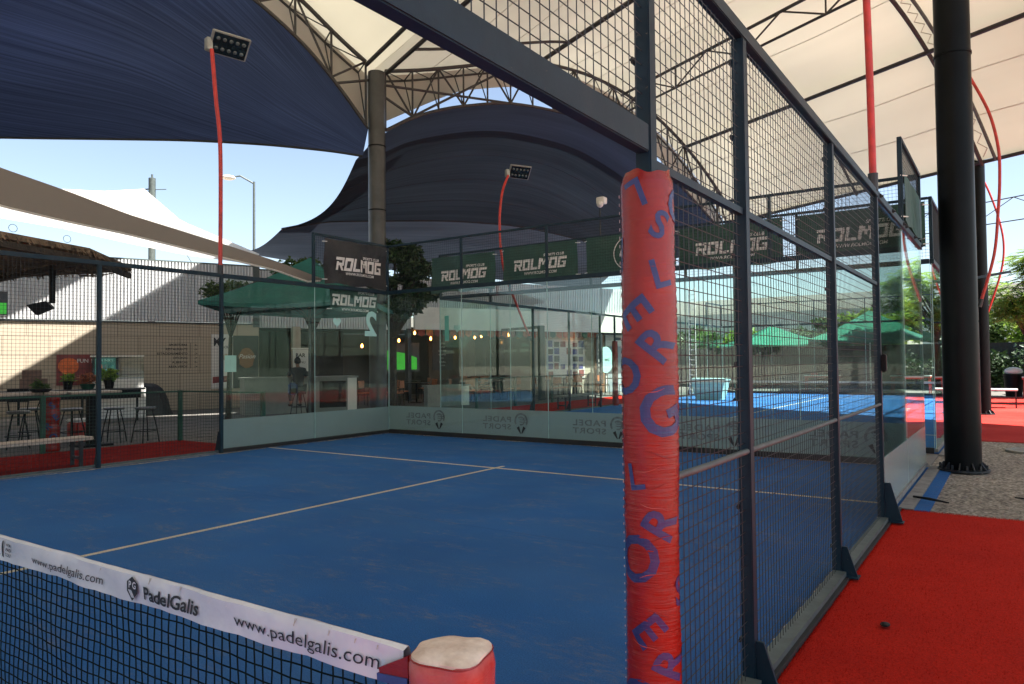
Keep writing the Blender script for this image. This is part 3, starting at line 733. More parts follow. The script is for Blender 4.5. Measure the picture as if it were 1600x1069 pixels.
# ================================================================ COLUMNS, TRUSSES, CANOPIES
def lerp(tab, x):
    if x <= tab[0][0]: return tab[0][1]
    for (a, b), (c, d) in zip(tab, tab[1:]):
        if x <= c:
            return b+(d-b)*(x-a)/(c-a)
    return tab[-1][1]
def smooth_tab(tab, x):   # catmull-rom through the table
    n = len(tab)
    if x <= tab[0][0]: return tab[0][1]
    if x >= tab[-1][0]: return tab[-1][1]
    for i in range(n-1):
        if tab[i][0] <= x <= tab[i+1][0]:
            x0, y0 = tab[i]; x1, y1 = tab[i+1]; h = x1-x0; u = (x-x0)/h
            m0 = ((y1-tab[i-1][1])/(x1-tab[i-1][0])) if i > 0 else (y1-y0)/h
            m1 = ((tab[i+2][1]-y0)/(tab[i+2][0]-x0)) if i+2 < n else (y1-y0)/h
            return (2*u**3-3*u*u+1)*y0+(u**3-2*u*u+u)*h*m0+(-2*u**3+3*u*u)*y1+(u**3-u*u)*h*m1
TOP = [(0, 9.24), (1.2, 9.52), (2.13, 9.78), (3.39, 10.15), (5.05, 10.55), (6.65, 10.62), (8.0, 10.45), (9.2, 10.1), (10.4, 9.55), (11.66, 8.73), (12.8, 7.75), (13.9, 6.6), (14.4, 6.05)]
BOT = [(.2, 7.67), (1.08, 8.19), (1.9, 8.55), (2.8, 8.83), (4.25, 9.15), (6.63, 9.17), (8, 8.93), (9.28, 8.47), (10.6, 7.85), (12.73, 6.40), (13.8, 5.5)]
TOP2 = [(-22, 5.5), (-18, 8.6), (-14, 10.7), (-10, 12.0), (-7, 12.3), (-4.5, 11.85), (-3, 11.25), (-2, 10.65), (-1, 9.9), (0, 9.24)]
BOT2 = [(-22, 4.8), (-18, 7.7), (-13, 9.9), (-9, 11.2), (-6, 11.3), (-4.2, 10.95), (-3.02, 10.3), (-1.9, 9.5), (-1.1, 8.71), (-.24, 7.69)]
def ztop(s): return smooth_tab(TOP, s) if s >= 0 else smooth_tab(TOP2, s)
def zbot(s): return smooth_tab(BOT, s) if s >= 0 else smooth_tab(BOT2, s)
def column(label, s, t, z0, z1, r, group=None, flange=True, ribs=10, mat='column_steel'):
    b = G(s, t, z0); T = thing('canopy_column', label, 'column', b, world=True)
    m = MB(); m.cyl(b, r, 0, z1-z0, 40); obj('shaft', m, mat, T, smooth=True)
    m = MB(); m.cyl(b, r+.09, .0, .022, 40); obj('base_plate', m, 'steel_dark', T)
    for k in range(ribs):
        a = 2*pi*k/ribs+.2; d = Vector((cos(a), sin(a), 0)); n = Vector((-sin(a), cos(a), 0))*.006
        m = MB(); q = b+d*(r-.005)-n+Vector((0, 0, .023)); m.prism([q, q+d*.085, q+d*.02+Vector((0, 0, .09)), q+Vector((0, 0, .09))], n*2); obj('stiffener', m, 'steel_dark', T)
        m = MB(); a += pi/ribs; c = b+Vector((cos(a), sin(a), 0))*(r+.055); m.cyl(c, .014, .023, .085, 6); obj('anchor_bolt', m, 'steel_dark', T)
    if flange:
        for zz in (5.5, 7.2):
            m = MB(); m.cyl(b, r+.012, zz, zz+.03, 40); obj('joint_ring', m, 'column_steel', T)
    return T
column('dark round column rising behind the glass corner to the canopy valley', 0, 0, 0, 9.2, .225, ribs=8, mat='column_grey')
column('thick dark column with bolted base on the gravel at right', 2.94, 13.1, 0, ztop(2.94)-.05, .212)
column('farther dark column beyond the thick one, with floodlight and red tube', 13.35, 8.5, 0, 7.6, .165, ribs=6, flange=False)
column('slim far column under the low end of the arch truss', 13.9, 0.05, 0, 6.5, .19, ribs=6, flange=False)

def arch_truss(label, ss, zt, zb, t, r=.045):
    mid = ss[len(ss)//2]; T = thing('arch_truss', label, 'roof truss', G(mid, t, zb(mid)), world=True)
    fine = [ss[0]+(ss[-1]-ss[0])*i/40 for i in range(41)]
    m = MB(); m.tube([G(s, t, zt(s)) for s in fine], r*1.15, 8); obj('top_chord', m, 'truss_steel', T, smooth=True)
    m = MB(); m.tube([G(s, t-.55, zt(s)-.1) for s in fine], r*.7, 8); obj('outer_chord', m, 'truss_steel', T, smooth=True)
    m = MB(); m.tube([G(s, t, zb(s)) for s in fine], r, 8); obj('bottom_chord', m, 'truss_steel', T, smooth=True)
    for i, s in enumerate(ss):
        m = MB(); m.tube([G(s, t, zb(s)), G(s, t, zt(s))], r*.62, 6); obj('vertical_web', m, 'truss_steel', T)
        m = MB(); m.tube([G(s, t, zb(s)), G(s, t-.55, zt(s)-.1)], r*.4, 5); obj('side_lacing', m, 'truss_steel', T)
        m = MB(); m.tube([G(s, t, zt(s)), G(s, t-.55, zt(s)-.1)], r*.4, 5); obj('cross_lacing', m, 'truss_steel', T)
        if i+1 < len(ss):
            s2 = ss[i+1]; a, b = (zb(s), zt(s2)) if i % 2 else (zt(s), zb(s2))
            m = MB(); m.tube([G(s, t, a), G(s2, t, b)], r*.62, 6); obj('diagonal_web', m, 'truss_steel', T)
            m = MB(); m.tube([G(s, t, zt(s)), G(s2, t-.55, zt(s2)-.1)], r*.35, 5); obj('cross_lacing', m, 'truss_steel', T)
    return T
arch_truss('long arched steel truss carrying the white canopy above the dark barrel shade', [.25+i*13.45/17 for i in range(18)], ztop, zbot, 0)
arch_truss('arched steel truss climbing out of frame above the navy shade sail', [-.3-i*12/13 for i in range(14)], ztop, zbot, 0, .05)

def fabric(label, s0, s1, ns, t0, t1, ntt, zf, mat, thick=.012):
    m = MB(); rows = []
    for i in range(ntt+1):
        t = t0+(t1-t0)*i/ntt; r_ = []
        for j in range(ns+1):
            s = s0+(s1-s0)*j/ns; r_.append(G(s, t, zf(s, t)))
        rows.append(r_)
    m.sheet(rows, thick); c = G((s0+s1)/2, (t0+t1)/2, 7)
    return tag(obj('canopy_membrane', m, mat, loc=c, smooth=True), label, 'canopy')
send = lambda t: 14.15-.09*t
def GP(s, t, dz=0.0):    # point on the canopy skin; the fabric narrows slightly towards the right
    return G(s*(send(t)/14.15 if s > 0 else 1), t, ztop(s)+dz)
def skin(s, t): return GP(s, t, .10-.05*sin(pi*max(t, 0)/4.4)**2)
for lab, sa, sb_, c_ in (('huge white translucent canopy membrane over the court, seen from below', 0, 13.98, G(7, 8, 10)), ('second white canopy bay left of the roof valley, above the navy sail', -22, 0, G(-9, 8, 10))):
    m = MB(); m.sheet([[skin(sa+(sb_-sa)*j/60, -.62+22.6*i/44) for j in range(61)] for i in range(45)]); tag(obj('canopy_membrane', m, 'membrane', loc=c_, smooth=True), lab, 'canopy')
for sm_ in (1.75, 3.4, 6.5, 7.6, 9.9, 12.2, 13.1):
    memb = next(o for o in COL.objects if o.name == 'canopy_membrane'); m = MB(); m.tube([skin(sm_, -.6+22.5*i/88)-Vector((0, 0, .008)) for i in range(89)], .011, 4)
    o = obj('welded_seam', m, 'valance'); o.parent = memb; o.location = -memb.location
# hanging fabric valance outside the arches
def valance(label, sa, sb, n, zt, zlow):
    m = MB(); rows = []
    for k in range(5):
        rows.append([G(sa+(sb-sa)*j/n, -.62-.10*k, zt(sa+(sb-sa)*j/n)+.10+(zlow(sa+(sb-sa)*j/n)-zt(sa+(sb-sa)*j/n)-.1)*k/4) for j in range(n+1)])
    m.sheet(rows, .008); tag(obj('canopy_valance', m, 'valance', loc=G((sa+sb)/2, -.8, 9), smooth=True), label, 'canopy edge')
valance('pale fabric edge strip behind the long arch truss', .05, 13.9, 60, ztop, lambda s: ztop(s)-(.42+.9*max(0, 1-s/3.2)**1.3))
valance('pale fabric edge strip hanging left of the corner column top', -12, -.05, 50, ztop, lambda s: ztop(s)-(.55+1.2*max(0, 1+s/3.0)**1.2))

# purlins and ribs under the membrane
def purlin(label, s, t0, t1, r, drop=.0, truss=0):
    T = thing('roof_purlin', label, 'roof beam', GP(s, t0), world=True); tt = [t0+(t1-t0)*i/16 for i in range(17)]; drop += .06
    m = MB(); m.tube([GP(s, t, -drop) for t in tt], r, 8); obj('tube', m, 'truss_steel', T, smooth=True)
    if truss:
        m = MB(); m.tube([GP(s, t, -drop-truss) for t in tt], r*.8, 8); obj('lower_tube', m, 'truss_steel', T, smooth=True)
        n = int((t1-t0)/1.25)
        for i in range(n):
            a = t0+i*(t1-t0)/n; b = t0+(i+1)*(t1-t0)/n; za, zb = (-drop, -drop-truss) if i % 2 else (-drop-truss, -drop)
            m = MB(); m.tube([GP(s, a, za), GP(s, b, zb)], r*.55, 6); obj('web', m, 'truss_steel', T)
            if i % 2: m = MB(); m.tube([GP(s, b, -drop-truss), GP(s, b, -drop)], r*.5, 6); obj('web', m, 'truss_steel', T)
    return T
purlin('roof beam along the canopy valley, starting at the corner column', .28, 0, 22, .055)
purlin('second roof beam of the valley pair, left of the first', -.28, 0, 22, .055)
purlin('roof beam near the crown of the white canopy', 5.05, 0, 22, .065, .05)
purlin('latticed roof beam with zigzag webs below the white canopy', 8.5, 0, 22, .045, .08, .62)
purlin('roof beam crossing behind the red pole, on the descending side of the canopy', 11.3, 0, 22, .06, .05)
m = MB(); m.tube([GP(13.95, t, .0) for t in [-.6+22*i/20 for i in range(21)]], .05, 8); tag(obj('edge_beam', m, 'truss_steel', loc=G(14, 4, 6.7), smooth=True), 'edge tube along the low far rim of the white canopy', 'roof beam')
def rib(label, t, s0, s1, r, lace=False):
    T = thing('roof_rib', label, 'roof rib', GP(s0, t), world=True); ss = [s0+(s1-s0)*i/24 for i in range(25)]
    m = MB(); m.tube([GP(s, t, -.08) for s in ss], r, 8); obj('tube', m, 'truss_steel', T, smooth=True)
    if lace:
        m = MB(); m.tube([GP(s, t+.34, -.03) for s in ss], r*.8, 8); obj('tube', m, 'galvanised', T, smooth=True)
        n = 60; m = MB(); m.tube([GP(s0+(s1-s0)*i/n, t+(.1 if i % 2 else .27), -.06) for i in range(n)], .012, 5); obj('rope_lacing', m, 'rope', T)
    return T
rib('thin curved rib running down the canopy right of the mesh fence', 5.0, 8.6, 13.95, .04)
rib('rope-laced double rib meeting the far column', 8.7, 5.05, 13.95, .05, True)
rib('curved rib overhead near the top edge of the frame', 1.8, .3, 5.0, .04)
# guy tubes from the corner column
T = thing('column_braces', 'tubular braces fanning from the top of the corner column to the trusses', 'brace', G(0, 0, 7.6), world=True)
for (a, b) in [((0, 0, 7.55), (3.7, 0, 9.9)), ((0, 0, 8.9), (4.25, 0, 9.15)), ((.1, 0, 9.05), (-1.1, 0, 8.71)), ((0, 0, 8.7), (1.08, 0, 8.19))]:
    m = MB(); m.tube([G(*a), G(*b)], .035, 7); obj('brace', m, 'truss_steel', T)
# cable lines beyond the canopy rim at right
T = thing('cable_truss', 'thin cable truss spanning the sky under the far rim of the canopy', 'cable truss', G(15, 10, 6), world=True)
pa = [G(14.6, t, 5.75+.012*(t-6)**2*.3) for t in [0+22*i/20 for i in range(21)]]; pb = [G(14.6, t, 5.15) for t in [22*i/20 for i in range(21)]]
for P_ in (pa, pb): m = MB(); m.tube(P_, .016, 5); obj('cable', m, 'truss_steel', T)
for i in range(0, 20, 2): m = MB(); m.tube([pa[i], pb[i+1]], .011, 5); obj('tie', m, 'truss_steel', T); m = MB(); m.tube([pb[i+1], pa[i+2]], .011, 5); obj('tie', m, 'truss_steel', T)

# ---- navy shade sail (top left), dark barrel shade, sun-toned lighter shade behind
def loft(label, name, edge_a, edge_b, nu, nv, mat, sagf, cat='shade sail', thick=.01):
    def ev(tab, u):
        x = u*(len(tab)-1); i = min(int(x), len(tab)-2); f = x-i
        p = [Vector(tab[max(i-1, 0)]), Vector(tab[i]), Vector(tab[i+1]), Vector(tab[min(i+2, len(tab)-1)])]
        return .5*((2*p[1])+(p[2]-p[0])*f+(2*p[0]-5*p[1]+4*p[2]-p[3])*f*f+(3*p[1]-p[0]-3*p[2]+p[3])*f**3)
    rows = []
    for i in range(nu+1):
        u = i/nu; a, b = ev(edge_a, u), ev(edge_b, u); rows.append([])
        for j in range(nv+1):
            v = j/nv; p = a.lerp(b, v); q = p+Vector(sagf(u, v)); rows[-1].append(G(q.x, q.y, q.z))
    m = MB(); m.sheet(rows, thick); c = sum((r_[nv//2] for r_ in rows), Vector())/len(rows)
    o = tag(obj(name, m, mat, loc=c, smooth=True), label, cat)
    return o, rows
def seams(o, rows, js, mat):
    for j in js:
        m = MB(); m.tube([r_[j]-Vector((0, 0, .006)) for r_ in rows], .010, 4); q = obj('sewn_seam', m, mat); q.parent = o; q.location = -o.location
ca = [(-.24, 0, 7.66)]+[(s, 0, zbot(s)-.03) for s in (-1.1, -2, -3, -4.5, -6, -8, -10, -12)]
cb = [(-.35, -.12, 6.95), (-1.06, -.4, 7.04), (-2.0, -.7, 7.09), (-2.87, -1, 7.12), (-4.3, -1.5, 7.12), (-5.7, -2, 7.07), (-8.34, -3, 6.97), (-10.5, -3.7, 6.9), (-12.5, -4.4, 6.9)]
o, rows = loft('navy shade sail filling the upper left, tied to the corner column', 'shade_sail', ca, cb, 40, 16, 'shade_navy', lambda u, v: (0, 0, -.35*sin(pi*v)*min(1, u*3)))
m = MB(); m.tube([r_[-1] for r_ in rows], .03, 6); hem = obj('sail_hem', m, 'steel_dark', None, smooth=True); hem.parent = o; hem.location = -o.location
m = MB(); m.tube([r_[0] for r_ in rows], .03, 6); hem = obj('sail_hem', m, 'steel_dark', None, smooth=True); hem.parent = o; hem.location = -o.location
ba = [(-.1, 0, 7.35)]+[(s, 0, zbot(s)-.03) for s in (.6, 1.5, 3, 4.5, 6, 7.5, 9, 10.5, 12, 13.2)]
bb = [(-.3, -8.4, 6.35), (1.2, -8.4, 6.75), (2.6, -8.4, 6.93), (4.5, -8.4, 7.12), (6.4, -8.4, 7.29), (8, -8.4, 7.36), (9.5, -8.4, 7.39), (11, -8.4, 7.3), (12.5, -8.4, 7.15), (14.4, -8.4, 6.9), (16, -8.4, 6.6)]
bm_ = [(p[0], -.02 if i else 0, p[2]) for i, p in enumerate(ba)]
bi = [(p[0]+(.05 if i else -.02), -1.25, p[2]-(.42 if i else .2)) for i, p in enumerate(ba)]
loft('bluish front band of the dark barrel canopy, right under the arch truss', 'shade_canopy', ba, bi, 44, 4, 'shade_band', lambda u, v: (0, 0, 0))
ba = [(p[0], p[1]-.01, p[2]) for p in bi]
o, rows = loft('dark barrel shaped shade canopy behind the corner column', 'shade_canopy', ba, bb, 44, 18, 'shade_black', lambda u, v: (.35*sin(pi*v)*(1-u)**2, 0, (-.45+.9*sin(pi*u))*sin(pi*v)*.75))
seams(o, rows, (5, 10, 14), 'steel_dark')
m = MB(); m.tube([r_[-1] for r_ in rows], .05, 6); hem = obj('edge_tube', m, 'truss_steel', None, smooth=True); hem.parent = o; hem.location = -o.location
b2 = [(-1.0, -12.2, 6.0), (1, -13, 5.9), (3, -13.5, 5.9), (5, -13.8, 5.9), (7, -14, 5.9), (9, -14, 5.9), (11, -14, 5.8), (13, -14, 5.7), (15, -14, 5.6), (16.5, -14, 5.5), (18, -14, 5.4)]
o, rows = loft('greyish shade net lying behind the dark barrel canopy above the restaurant', 'shade_canopy', bb, b2, 30, 10, 'shade_grey', lambda u, v: (0, 0, -.25*sin(pi*v)))
# white sail strip lower left
sa = [(-3.36, 5.66, 2.94), (-4.9, 5.9, 3.44), (-6.3, 6.15, 3.78), (-7.79, 7.1, 4.05), (-9.6, 8.2, 4.35)]
sb = [(-3.34, 5.72, 2.90), (-4.95, 5.75, 3.20), (-5.95, 6.05, 3.36), (-7.79, 7.0, 3.50), (-9.6, 8.0, 3.55)]
def strip_sail(label, name, lo, up, mat, cat, extra=None, n=30, sag=.12):
    def ev(tab, u):
        x = u*(len(tab)-1); i = min(int(x), len(tab)-2); f = x-i; return Vector(tab[i]).lerp(Vector(tab[i+1]), f)
    rows = []
    for i in range(n+1):
        a, b = ev(lo, i/n), ev(up, i/n); rows.append([a.lerp(b, j/6)+Vector((0, 0, -sag*sin(pi*j/6)*sin(pi*i/n))) for j in range(7)])
    m = MB(); m.sheet(rows, .012); return tag(obj(name, m, mat, loc=rows[n//2][3], smooth=True), label, cat), rows
LO = [(-8.27, 3.2, 4.46), (-8.04, 3.85, 4.21), (-7.88, 4.79, 4.08), (-7.62, 5.79, 3.95), (-6.95, 7.3, 3.63), (-6.51, 8.26, 3.43), (-6.27, 8.88, 3.23), (-6.1, 9.1, 3.25)]
UP = [(-9.03, 3.44, 5.29), (-8.8, 4.13, 5.04), (-8.52, 5.07, 4.78), (-8.15, 6.07, 4.44), (-7.29, 7.52, 3.97), (-6.67, 8.38, 3.65), (-6.3, 8.9, 3.42), (-6.05, 9.13, 3.29)]
o, rr_ = strip_sail('long grey-brown sail strip slanting down from the left edge to the green umbrella', 'shade_sail', LO, UP, 'sail_grey', 'shade sail', sag=.05)
m = MB(); m.tube([r_[0] for r_ in rr_], .02, 6); h_ = obj('sail_hem', m, 'sail_white', None, smooth=True); h_.parent = o; h_.location = -o.location
strip_sail('bright white sail peak tied to the grey pole beyond the building', 'shade_sail', [(-21.55, 8.14, 6.46), (-20.1, 10.19, 6.1), (-18.53, 11.76, 5.61), (-17.2, 12.85, 5.25), (-15.51, 14.18, 4.95)],
           [(-21.19, 8.62, 7.42), (-20.02, 11.4, 7.58), (-19.39, 12.55, 7.79), (-17.57, 12.85, 6.48), (-15.39, 14.42, 5.31)], 'sail_white', 'shade sail', sag=.0)
m = MB(); m.cyl((-19.31, 12.79, 0), .12, 0, 8.21, 16); m.cyl((-19.31, 12.79, 8.21), .035, 0, .14, 8)
T = thing('sail_mast', 'grey mast holding the white sail peak beyond the corrugated wall', 'mast', (-19.31, 12.79, 0), world=True); obj('pole', m, 'galvanised', T, smooth=True)
m = MB(); m.tube([(-19.32, 12.79, 7.85), (-19.68, 12.49, 7.79), (-18.9, 13.09, 7.81)], .015, 6); obj('tie_rod', m, 'galvanised', T)
m = MB(); m.tube([(-19.26, 12.79, 7.42), (-18.29, 13.82, 5.01)], .015, 6); obj('guy_cable', m, 'galvanised', T)

# ================================================================ CLUB BUILDING (wall along t = -8.4)
T0 = -8.4
def gbox(s0, s1, t0, t1, z0, z1, mb=None):
    mb = mb or MB(); return mb.obox(G(s0, t0, z0), E1*(s1-s0), E2*(t1-t0), Vector((0, 0, z1-z0)))
bl = thing('club_building', 'long low club building with block wall, corrugated cladding and open restaurant front', 'building', G(0, T0, 0), world=True)
uvw = lambda v: ((Vector(v)-L0).dot(E1), v[2])
obj('block_wall', gbox(-17, -1.1, T0-.2, T0, 0, 2.9), 'block_wall', bl, uvf=uvw)
obj('wall_ledge', gbox(-17, -1.1, T0, T0+.05, 2.88, 2.93), 'steel_dark', bl)
def corrug(s0, s1, t, z0, z1, p=.1, d=.065):
    vs = []; fs = []; s = s0; pts = []
    while s < s1-1e-6:
        for ds, dt in ((0, d), (.52, d), (.56, 0), (.95, 0)): pts.append((min(s+ds*p, s1), t+dt))
        s += p
    pts.append((s1, t)); m = MB()
    for a, b in pts: vs += [G(a, b, z0), G(a, b, z1)]
    for i in range(len(pts)-1): fs.append((2*i, 2*i+2, 2*i+3, 2*i+1))
    k = len(vs)
    for a, b in pts: vs += [G(a, b-.004, z0), G(a, b-.004, z1)]
    for i in range(len(pts)-1): fs.append((k+2*i+1, k+2*i+3, k+2*i+2, k+2*i))
    return m.add(vs, fs)
obj('corrugated_cladding', corrug(-17, -1.3, T0+.005, 2.935, 4.92), 'corrugated', bl)
obj('roof_flashing', gbox(-17, -1.25, T0-.1, T0+.06, 4.92, 4.97), 'galvanised', bl)
obj('corrugated_cladding', corrug(-1.05, 4.85, T0-.25, 2.8, 4.85), 'corrugated', bl)
obj('roof_flashing', gbox(-1.05, 4.85, T0-.4, T0-.19, 4.85, 4.9), 'galvanised', bl)
obj('side_return', gbox(-1.3, -1.08, T0-.3, T0+.04, 2.8, 5.05), 'galvanised', bl)
obj('corrugated_cladding', corrug(4.9, 17.5, T0-.2, 3.72, 4.9), 'corrugated', bl)
obj('fascia', gbox(4.88, 17.5, T0-.1, T0+.02, 2.82, 3.72), 'white_fascia', bl)
obj('yard_end_wall', gbox(-14.2, -14.0, T0+.01, 1.5, 0, 4.9), 'beige_wall', bl)  # added wall left of frame, keeps low sky light off the yard
obj('roof_slab', gbox(-17, 17.5, -16, T0-.45, 4.6, 4.75), 'concrete', bl)
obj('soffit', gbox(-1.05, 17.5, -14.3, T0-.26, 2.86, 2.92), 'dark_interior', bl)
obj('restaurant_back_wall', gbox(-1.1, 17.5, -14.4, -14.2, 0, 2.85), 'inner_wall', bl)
obj('end_wall', gbox(-1.3, -1.1, -14.2, T0-.02, 0, 2.85), 'beige_wall', bl)
obj('pillar', gbox(.1, .38, T0-.3, T0-.02, 0, 2.85), 'beige_wall', bl)
obj('pillar', gbox(4.6, 4.75, T0-.3, T0-.02, 0, 2.85), 'steel_dark', bl)
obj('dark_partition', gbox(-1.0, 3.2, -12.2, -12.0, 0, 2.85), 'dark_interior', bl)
obj('glazed_door', gbox(9.6, 11.2, -12.0, -11.9, 0, 2.6), 'dark_glass', bl)
obj('inner_partition', gbox(7.2, 9.6, -12.1, -11.95, 0, 2.85), 'inner_wall', bl)
obj('poster_wall', gbox(11.0, 14.55, -9.35, -9.2, 0, 2.85), 'beige_wall', bl)
obj('toilet_partition', gbox(14.55, 15.1, -9.3, -9.1, 0, 2.85), 'wood', bl)
obj('end_block', gbox(15.1, 17.5, -9.9, -9.4, 0, 2.82), 'white_fascia', bl)
obj('end_door', gbox(15.5, 16.5, -9.4, -9.36, 0, 2.2), 'far_metal', bl)
obj('awning_frame', gbox(14.6, 17.5, -9.2, -8.45, 2.74, 2.81), 'steel_dark', bl)
def flat_sign(name, label, cat, s0, s1, t, z0, z1, mat, th=.03):
    T = thing(name, label, cat, G((s0+s1)/2, t, z0), world=True); obj('panel', gbox(s0, s1, t, t+th, z0, z1), mat, T); return T
# framed posters on the block wall
T = flat_sign('wall_poster', 'orange and maroon framed poster on the sunlit part of the block wall', 'poster', -7.15, -6.22, T0+.003, .9, 1.86, 'poster_maroon')
m = MB(); put2d(m, [(-.28+.28*cos(a*.4), .26*sin(a*.4)) for a in range(16)], [tuple(range(16))], G(-6.55, T0+.037, 1.5), -E1*-1, (0, 0, 1)); obj('orange_splash', m, 'poster_orange', T)
m = MB(); puttext(m, 'FUN', G(-6.45, T0+.038, 1.66), E1, (0, 0, 1), width=.3, bold=.02); obj('lettering', m, 'letter_white', T)
T = thing('drinks_fridge', 'tall black drinks fridge with a teal lit door against the block wall', 'fridge', G(-5.85, T0+.3, 0), world=True); TF = T0+.55
obj('cabinet', gbox(-6.22, -5.50, T0+.06, TF, -.01, 1.84), 'black', T); obj('glass_door', gbox(-6.14, -5.58, TF+.001, TF+.012, .35, 1.76), 'poster_teal', T)
m = MB(); puttext(m, 'DRINKS', G(-5.86, TF+.016, 1.66), E1, (0, 0, 1), width=.44, bold=.02); obj('lettering', m, 'letter_glass', T)
for k in range(5):
    obj('shelf', gbox(-6.12, -5.6, TF+.013, TF+.02, .5+k*.22, .515+k*.22), 'letter_glass', T)
    for q in range(5): obj('bottle', MB().lathe(G(-6.06+q*.1, TF+.035, .516+k*.22), [(.022, 0), (.022, .09), (.008, .12), (.008, .15)], 8), ['poster_teal', 'poster_orange', 'ink_grey', 'umbrella_green'][(k+q) % 4], T)
T = thing('wall_lettering', 'dark painted list of club areas on the shaded block wall', 'wall writing', G(-3.6, T0+.004, 1.8), world=True)
for k, wd in enumerate(['SPORTS BAR', 'RESTAURANTE', 'ESTACIONAMIENTO', 'OFICINAS', 'ALBERCAS', 'AREA VERDE']):
    vs, fs, W, H = text2d(wd, .02); h = .075; ww = W*h/H; m = MB(); put2d(m, vs, fs, G(-3.42-ww/2, T0+.006, 2.17-k*.145), E1, (0, 0, 1), h/H, h/H); obj('line_of_writing', m, 'ink', T); m = MB()
    puttext(m, ['<-', '->', '->', '->', '<-', '->'][k], G(-3.16, T0+.006, 2.17-k*.145), E1, (0, 0, 1), height=.06, bold=.02); obj('arrow', m, 'ink', T)
m = MB(); gbox(-3.33, -3.315, T0+.003, T0+.007, 1.38, 2.24, m); obj('divider', m, 'ink', T)
T = flat_sign('wall_poster', 'tall white food poster with big black letters behind the fence post', 'poster', -2.68, -1.98, T0+.003, .68, 2.54, 'poster_white')
m = MB(); puttext(m, 'MY', G(-2.40, T0+.036, 2.28), E1, (0, 0, 1), width=.40, height=.28, bold=.035); puttext(m, 'ROLLS', G(-2.16, T0+.036, 2.10), E1, (0, 0, 1), width=.33, bold=.02); obj('lettering', m, 'ink', T)
m = MB(); put2d(m, [(-.3, .0), (.3, .06), (.3, .26), (-.3, .22)], [(0, 1, 2, 3)], G(-2.33, T0+.036, .86), E1, (0, 0, 1)); obj('red_print', m, 'poster_maroon', T)
m = MB(); put2d(m, [(.12*cos(a*.45), .12*sin(a*.45)) for a in range(14)], [tuple(range(14))], G(-2.2, T0+.036, 1.75), E1, (0, 0, 1)); obj('food_print', m, 'light_wood', T)
T = flat_sign('wall_poster', 'dark food poster with script writing, right of the white one', 'poster', -1.96, -1.12, T0+.003, .68, 2.50, 'poster_dark')
m = MB(); put2d(m, [((.27+.03*sin(a*3))*cos(a*.42), .36*sin(a*.42)) for a in range(15)], [tuple(range(15))], G(-1.52, T0+.036, 1.72), E1, (0, 0, 1)); obj('food_print', m, 'wood', T)
m = MB(); puttext(m, 'Pasion', G(-1.5, T0+.039, 1.78), E1, (0, 0, 1), width=.55, shear=.3); obj('lettering', m, 'letter_white', T)
# poster wall
T = thing('picture_board', 'collage of blue and white photographs on the sunlit restaurant wall', 'poster', G(12.9, -9.19, 1.0), world=True)
obj('panel', gbox(11.75, 13.95, -9.19, -9.17, .72, 2.5), 'poster_white', T)
random.seed(3)
for i in range(6):
    for j in range(5):
        if random.random() < .72:
            s_ = 11.85+i*.35; z_ = .8+j*.34; obj('photo', gbox(s_, s_+.24+.06*random.random(), -9.169, -9.16, z_, z_+.2+.1*random.random()), random.choice(['poster_blue', 'poster_dark', 'ink_grey', 'poster_blue', 'poster_maroon']), T)
T = thing('vertical_banner', 'tall narrow black banner reading VESTIDORES in white', 'banner', G(14.1, -8.25, .2), world=True)
obj('cloth', gbox(13.93, 14.3, -8.27, -8.25, .45, 2.75), 'banner_black', T)
m = MB()
for k, ch in enumerate('VESTIDORES'): puttext(m, ch, G(14.11, -8.24, 2.58-k*.215), E1, (0, 0, 1), height=.15, bold=.03)
obj('lettering', m, 'letter_white', T); m = MB(); m.tube([G(14.11, -8.3, -.01), G(14.11, -8.3, 2.8)], .02, 6); obj('pole', m, 'steel_dark', T)
T = thing('round_sign', 'pale oval WC sign beside the black vertical banner', 'sign', G(14.75, -8.6, .2), world=True)
m = MB(); m.prism([G(14.75+.42*cos(a*pi/12), -8.6, 1.55+.62*sin(a*pi/12)) for a in range(24)], E2*.04); obj('disc', m, 'letter_glass', T)
m = MB(); puttext(m, 'WC', G(14.8, -8.55, 1.55), E1, (0, 0, 1), width=.3, bold=.02); obj('lettering', m, 'ink', T); m = MB(); m.tube([G(14.75, -8.63, -.01), G(14.75, -8.63, 2.7)], .03, 8); obj('post', m, 'steel_dark', T)
T = thing('menu_board', 'black menu board with pale writing inside the restaurant', 'menu board', G(7.9, -11.9, 1.1), world=True)
obj('panel', gbox(7.35, 8.4, -11.93, -11.89, 1.15, 2.5), 'poster_dark', T)
m = MB()
for k in range(7): puttext(m, ['MENU', 'tacos', 'sushi rolls', 'ensaladas', 'pizza', 'bebidas', 'postres'][k], G(7.85, -11.88, 2.38-k*.17), E1, (0, 0, 1), height=.07)
obj('lettering', m, 'letter_white', T)
T = thing('television', 'large television showing a green pitch on the restaurant wall', 'television', G(6, -12, 1.2), world=True)
obj('frame', gbox(5.1, 6.75, -12.06, -12.0, 1.1, 2.4), 'tv_dark', T); m = MB(); m.prism([G(5.2, -11.99, 1.2), G(6.62, -11.99, 1.2), G(6.62, -11.99, 1.72), G(6.1, -11.99, 1.92), G(5.2, -11.99, 2.05)], E2*.01); obj('screen_picture', m, 'tv_green', T)
T = thing('television', 'small hung television cut by the left edge of the frame', 'television', (-8.95, 4.2, 2.4), world=True)
obj('frame', MB().obox((-9.06, 3.9, 2.42), (.12, .42, 0), (-.05, .015, 0), (0, 0, .43)), 'tv_dark', T); obj('screen_picture', MB().obox((-9.045, 3.92, 2.44), (.108, .38, 0), (.006, -.002, 0), (0, 0, .2)), 'tv_green', T)
obj('bracket', MB().bar((-9.02, 4.1, 2.85), (-9.02, 4.1, 3.4), .03), 'steel_dark', T)
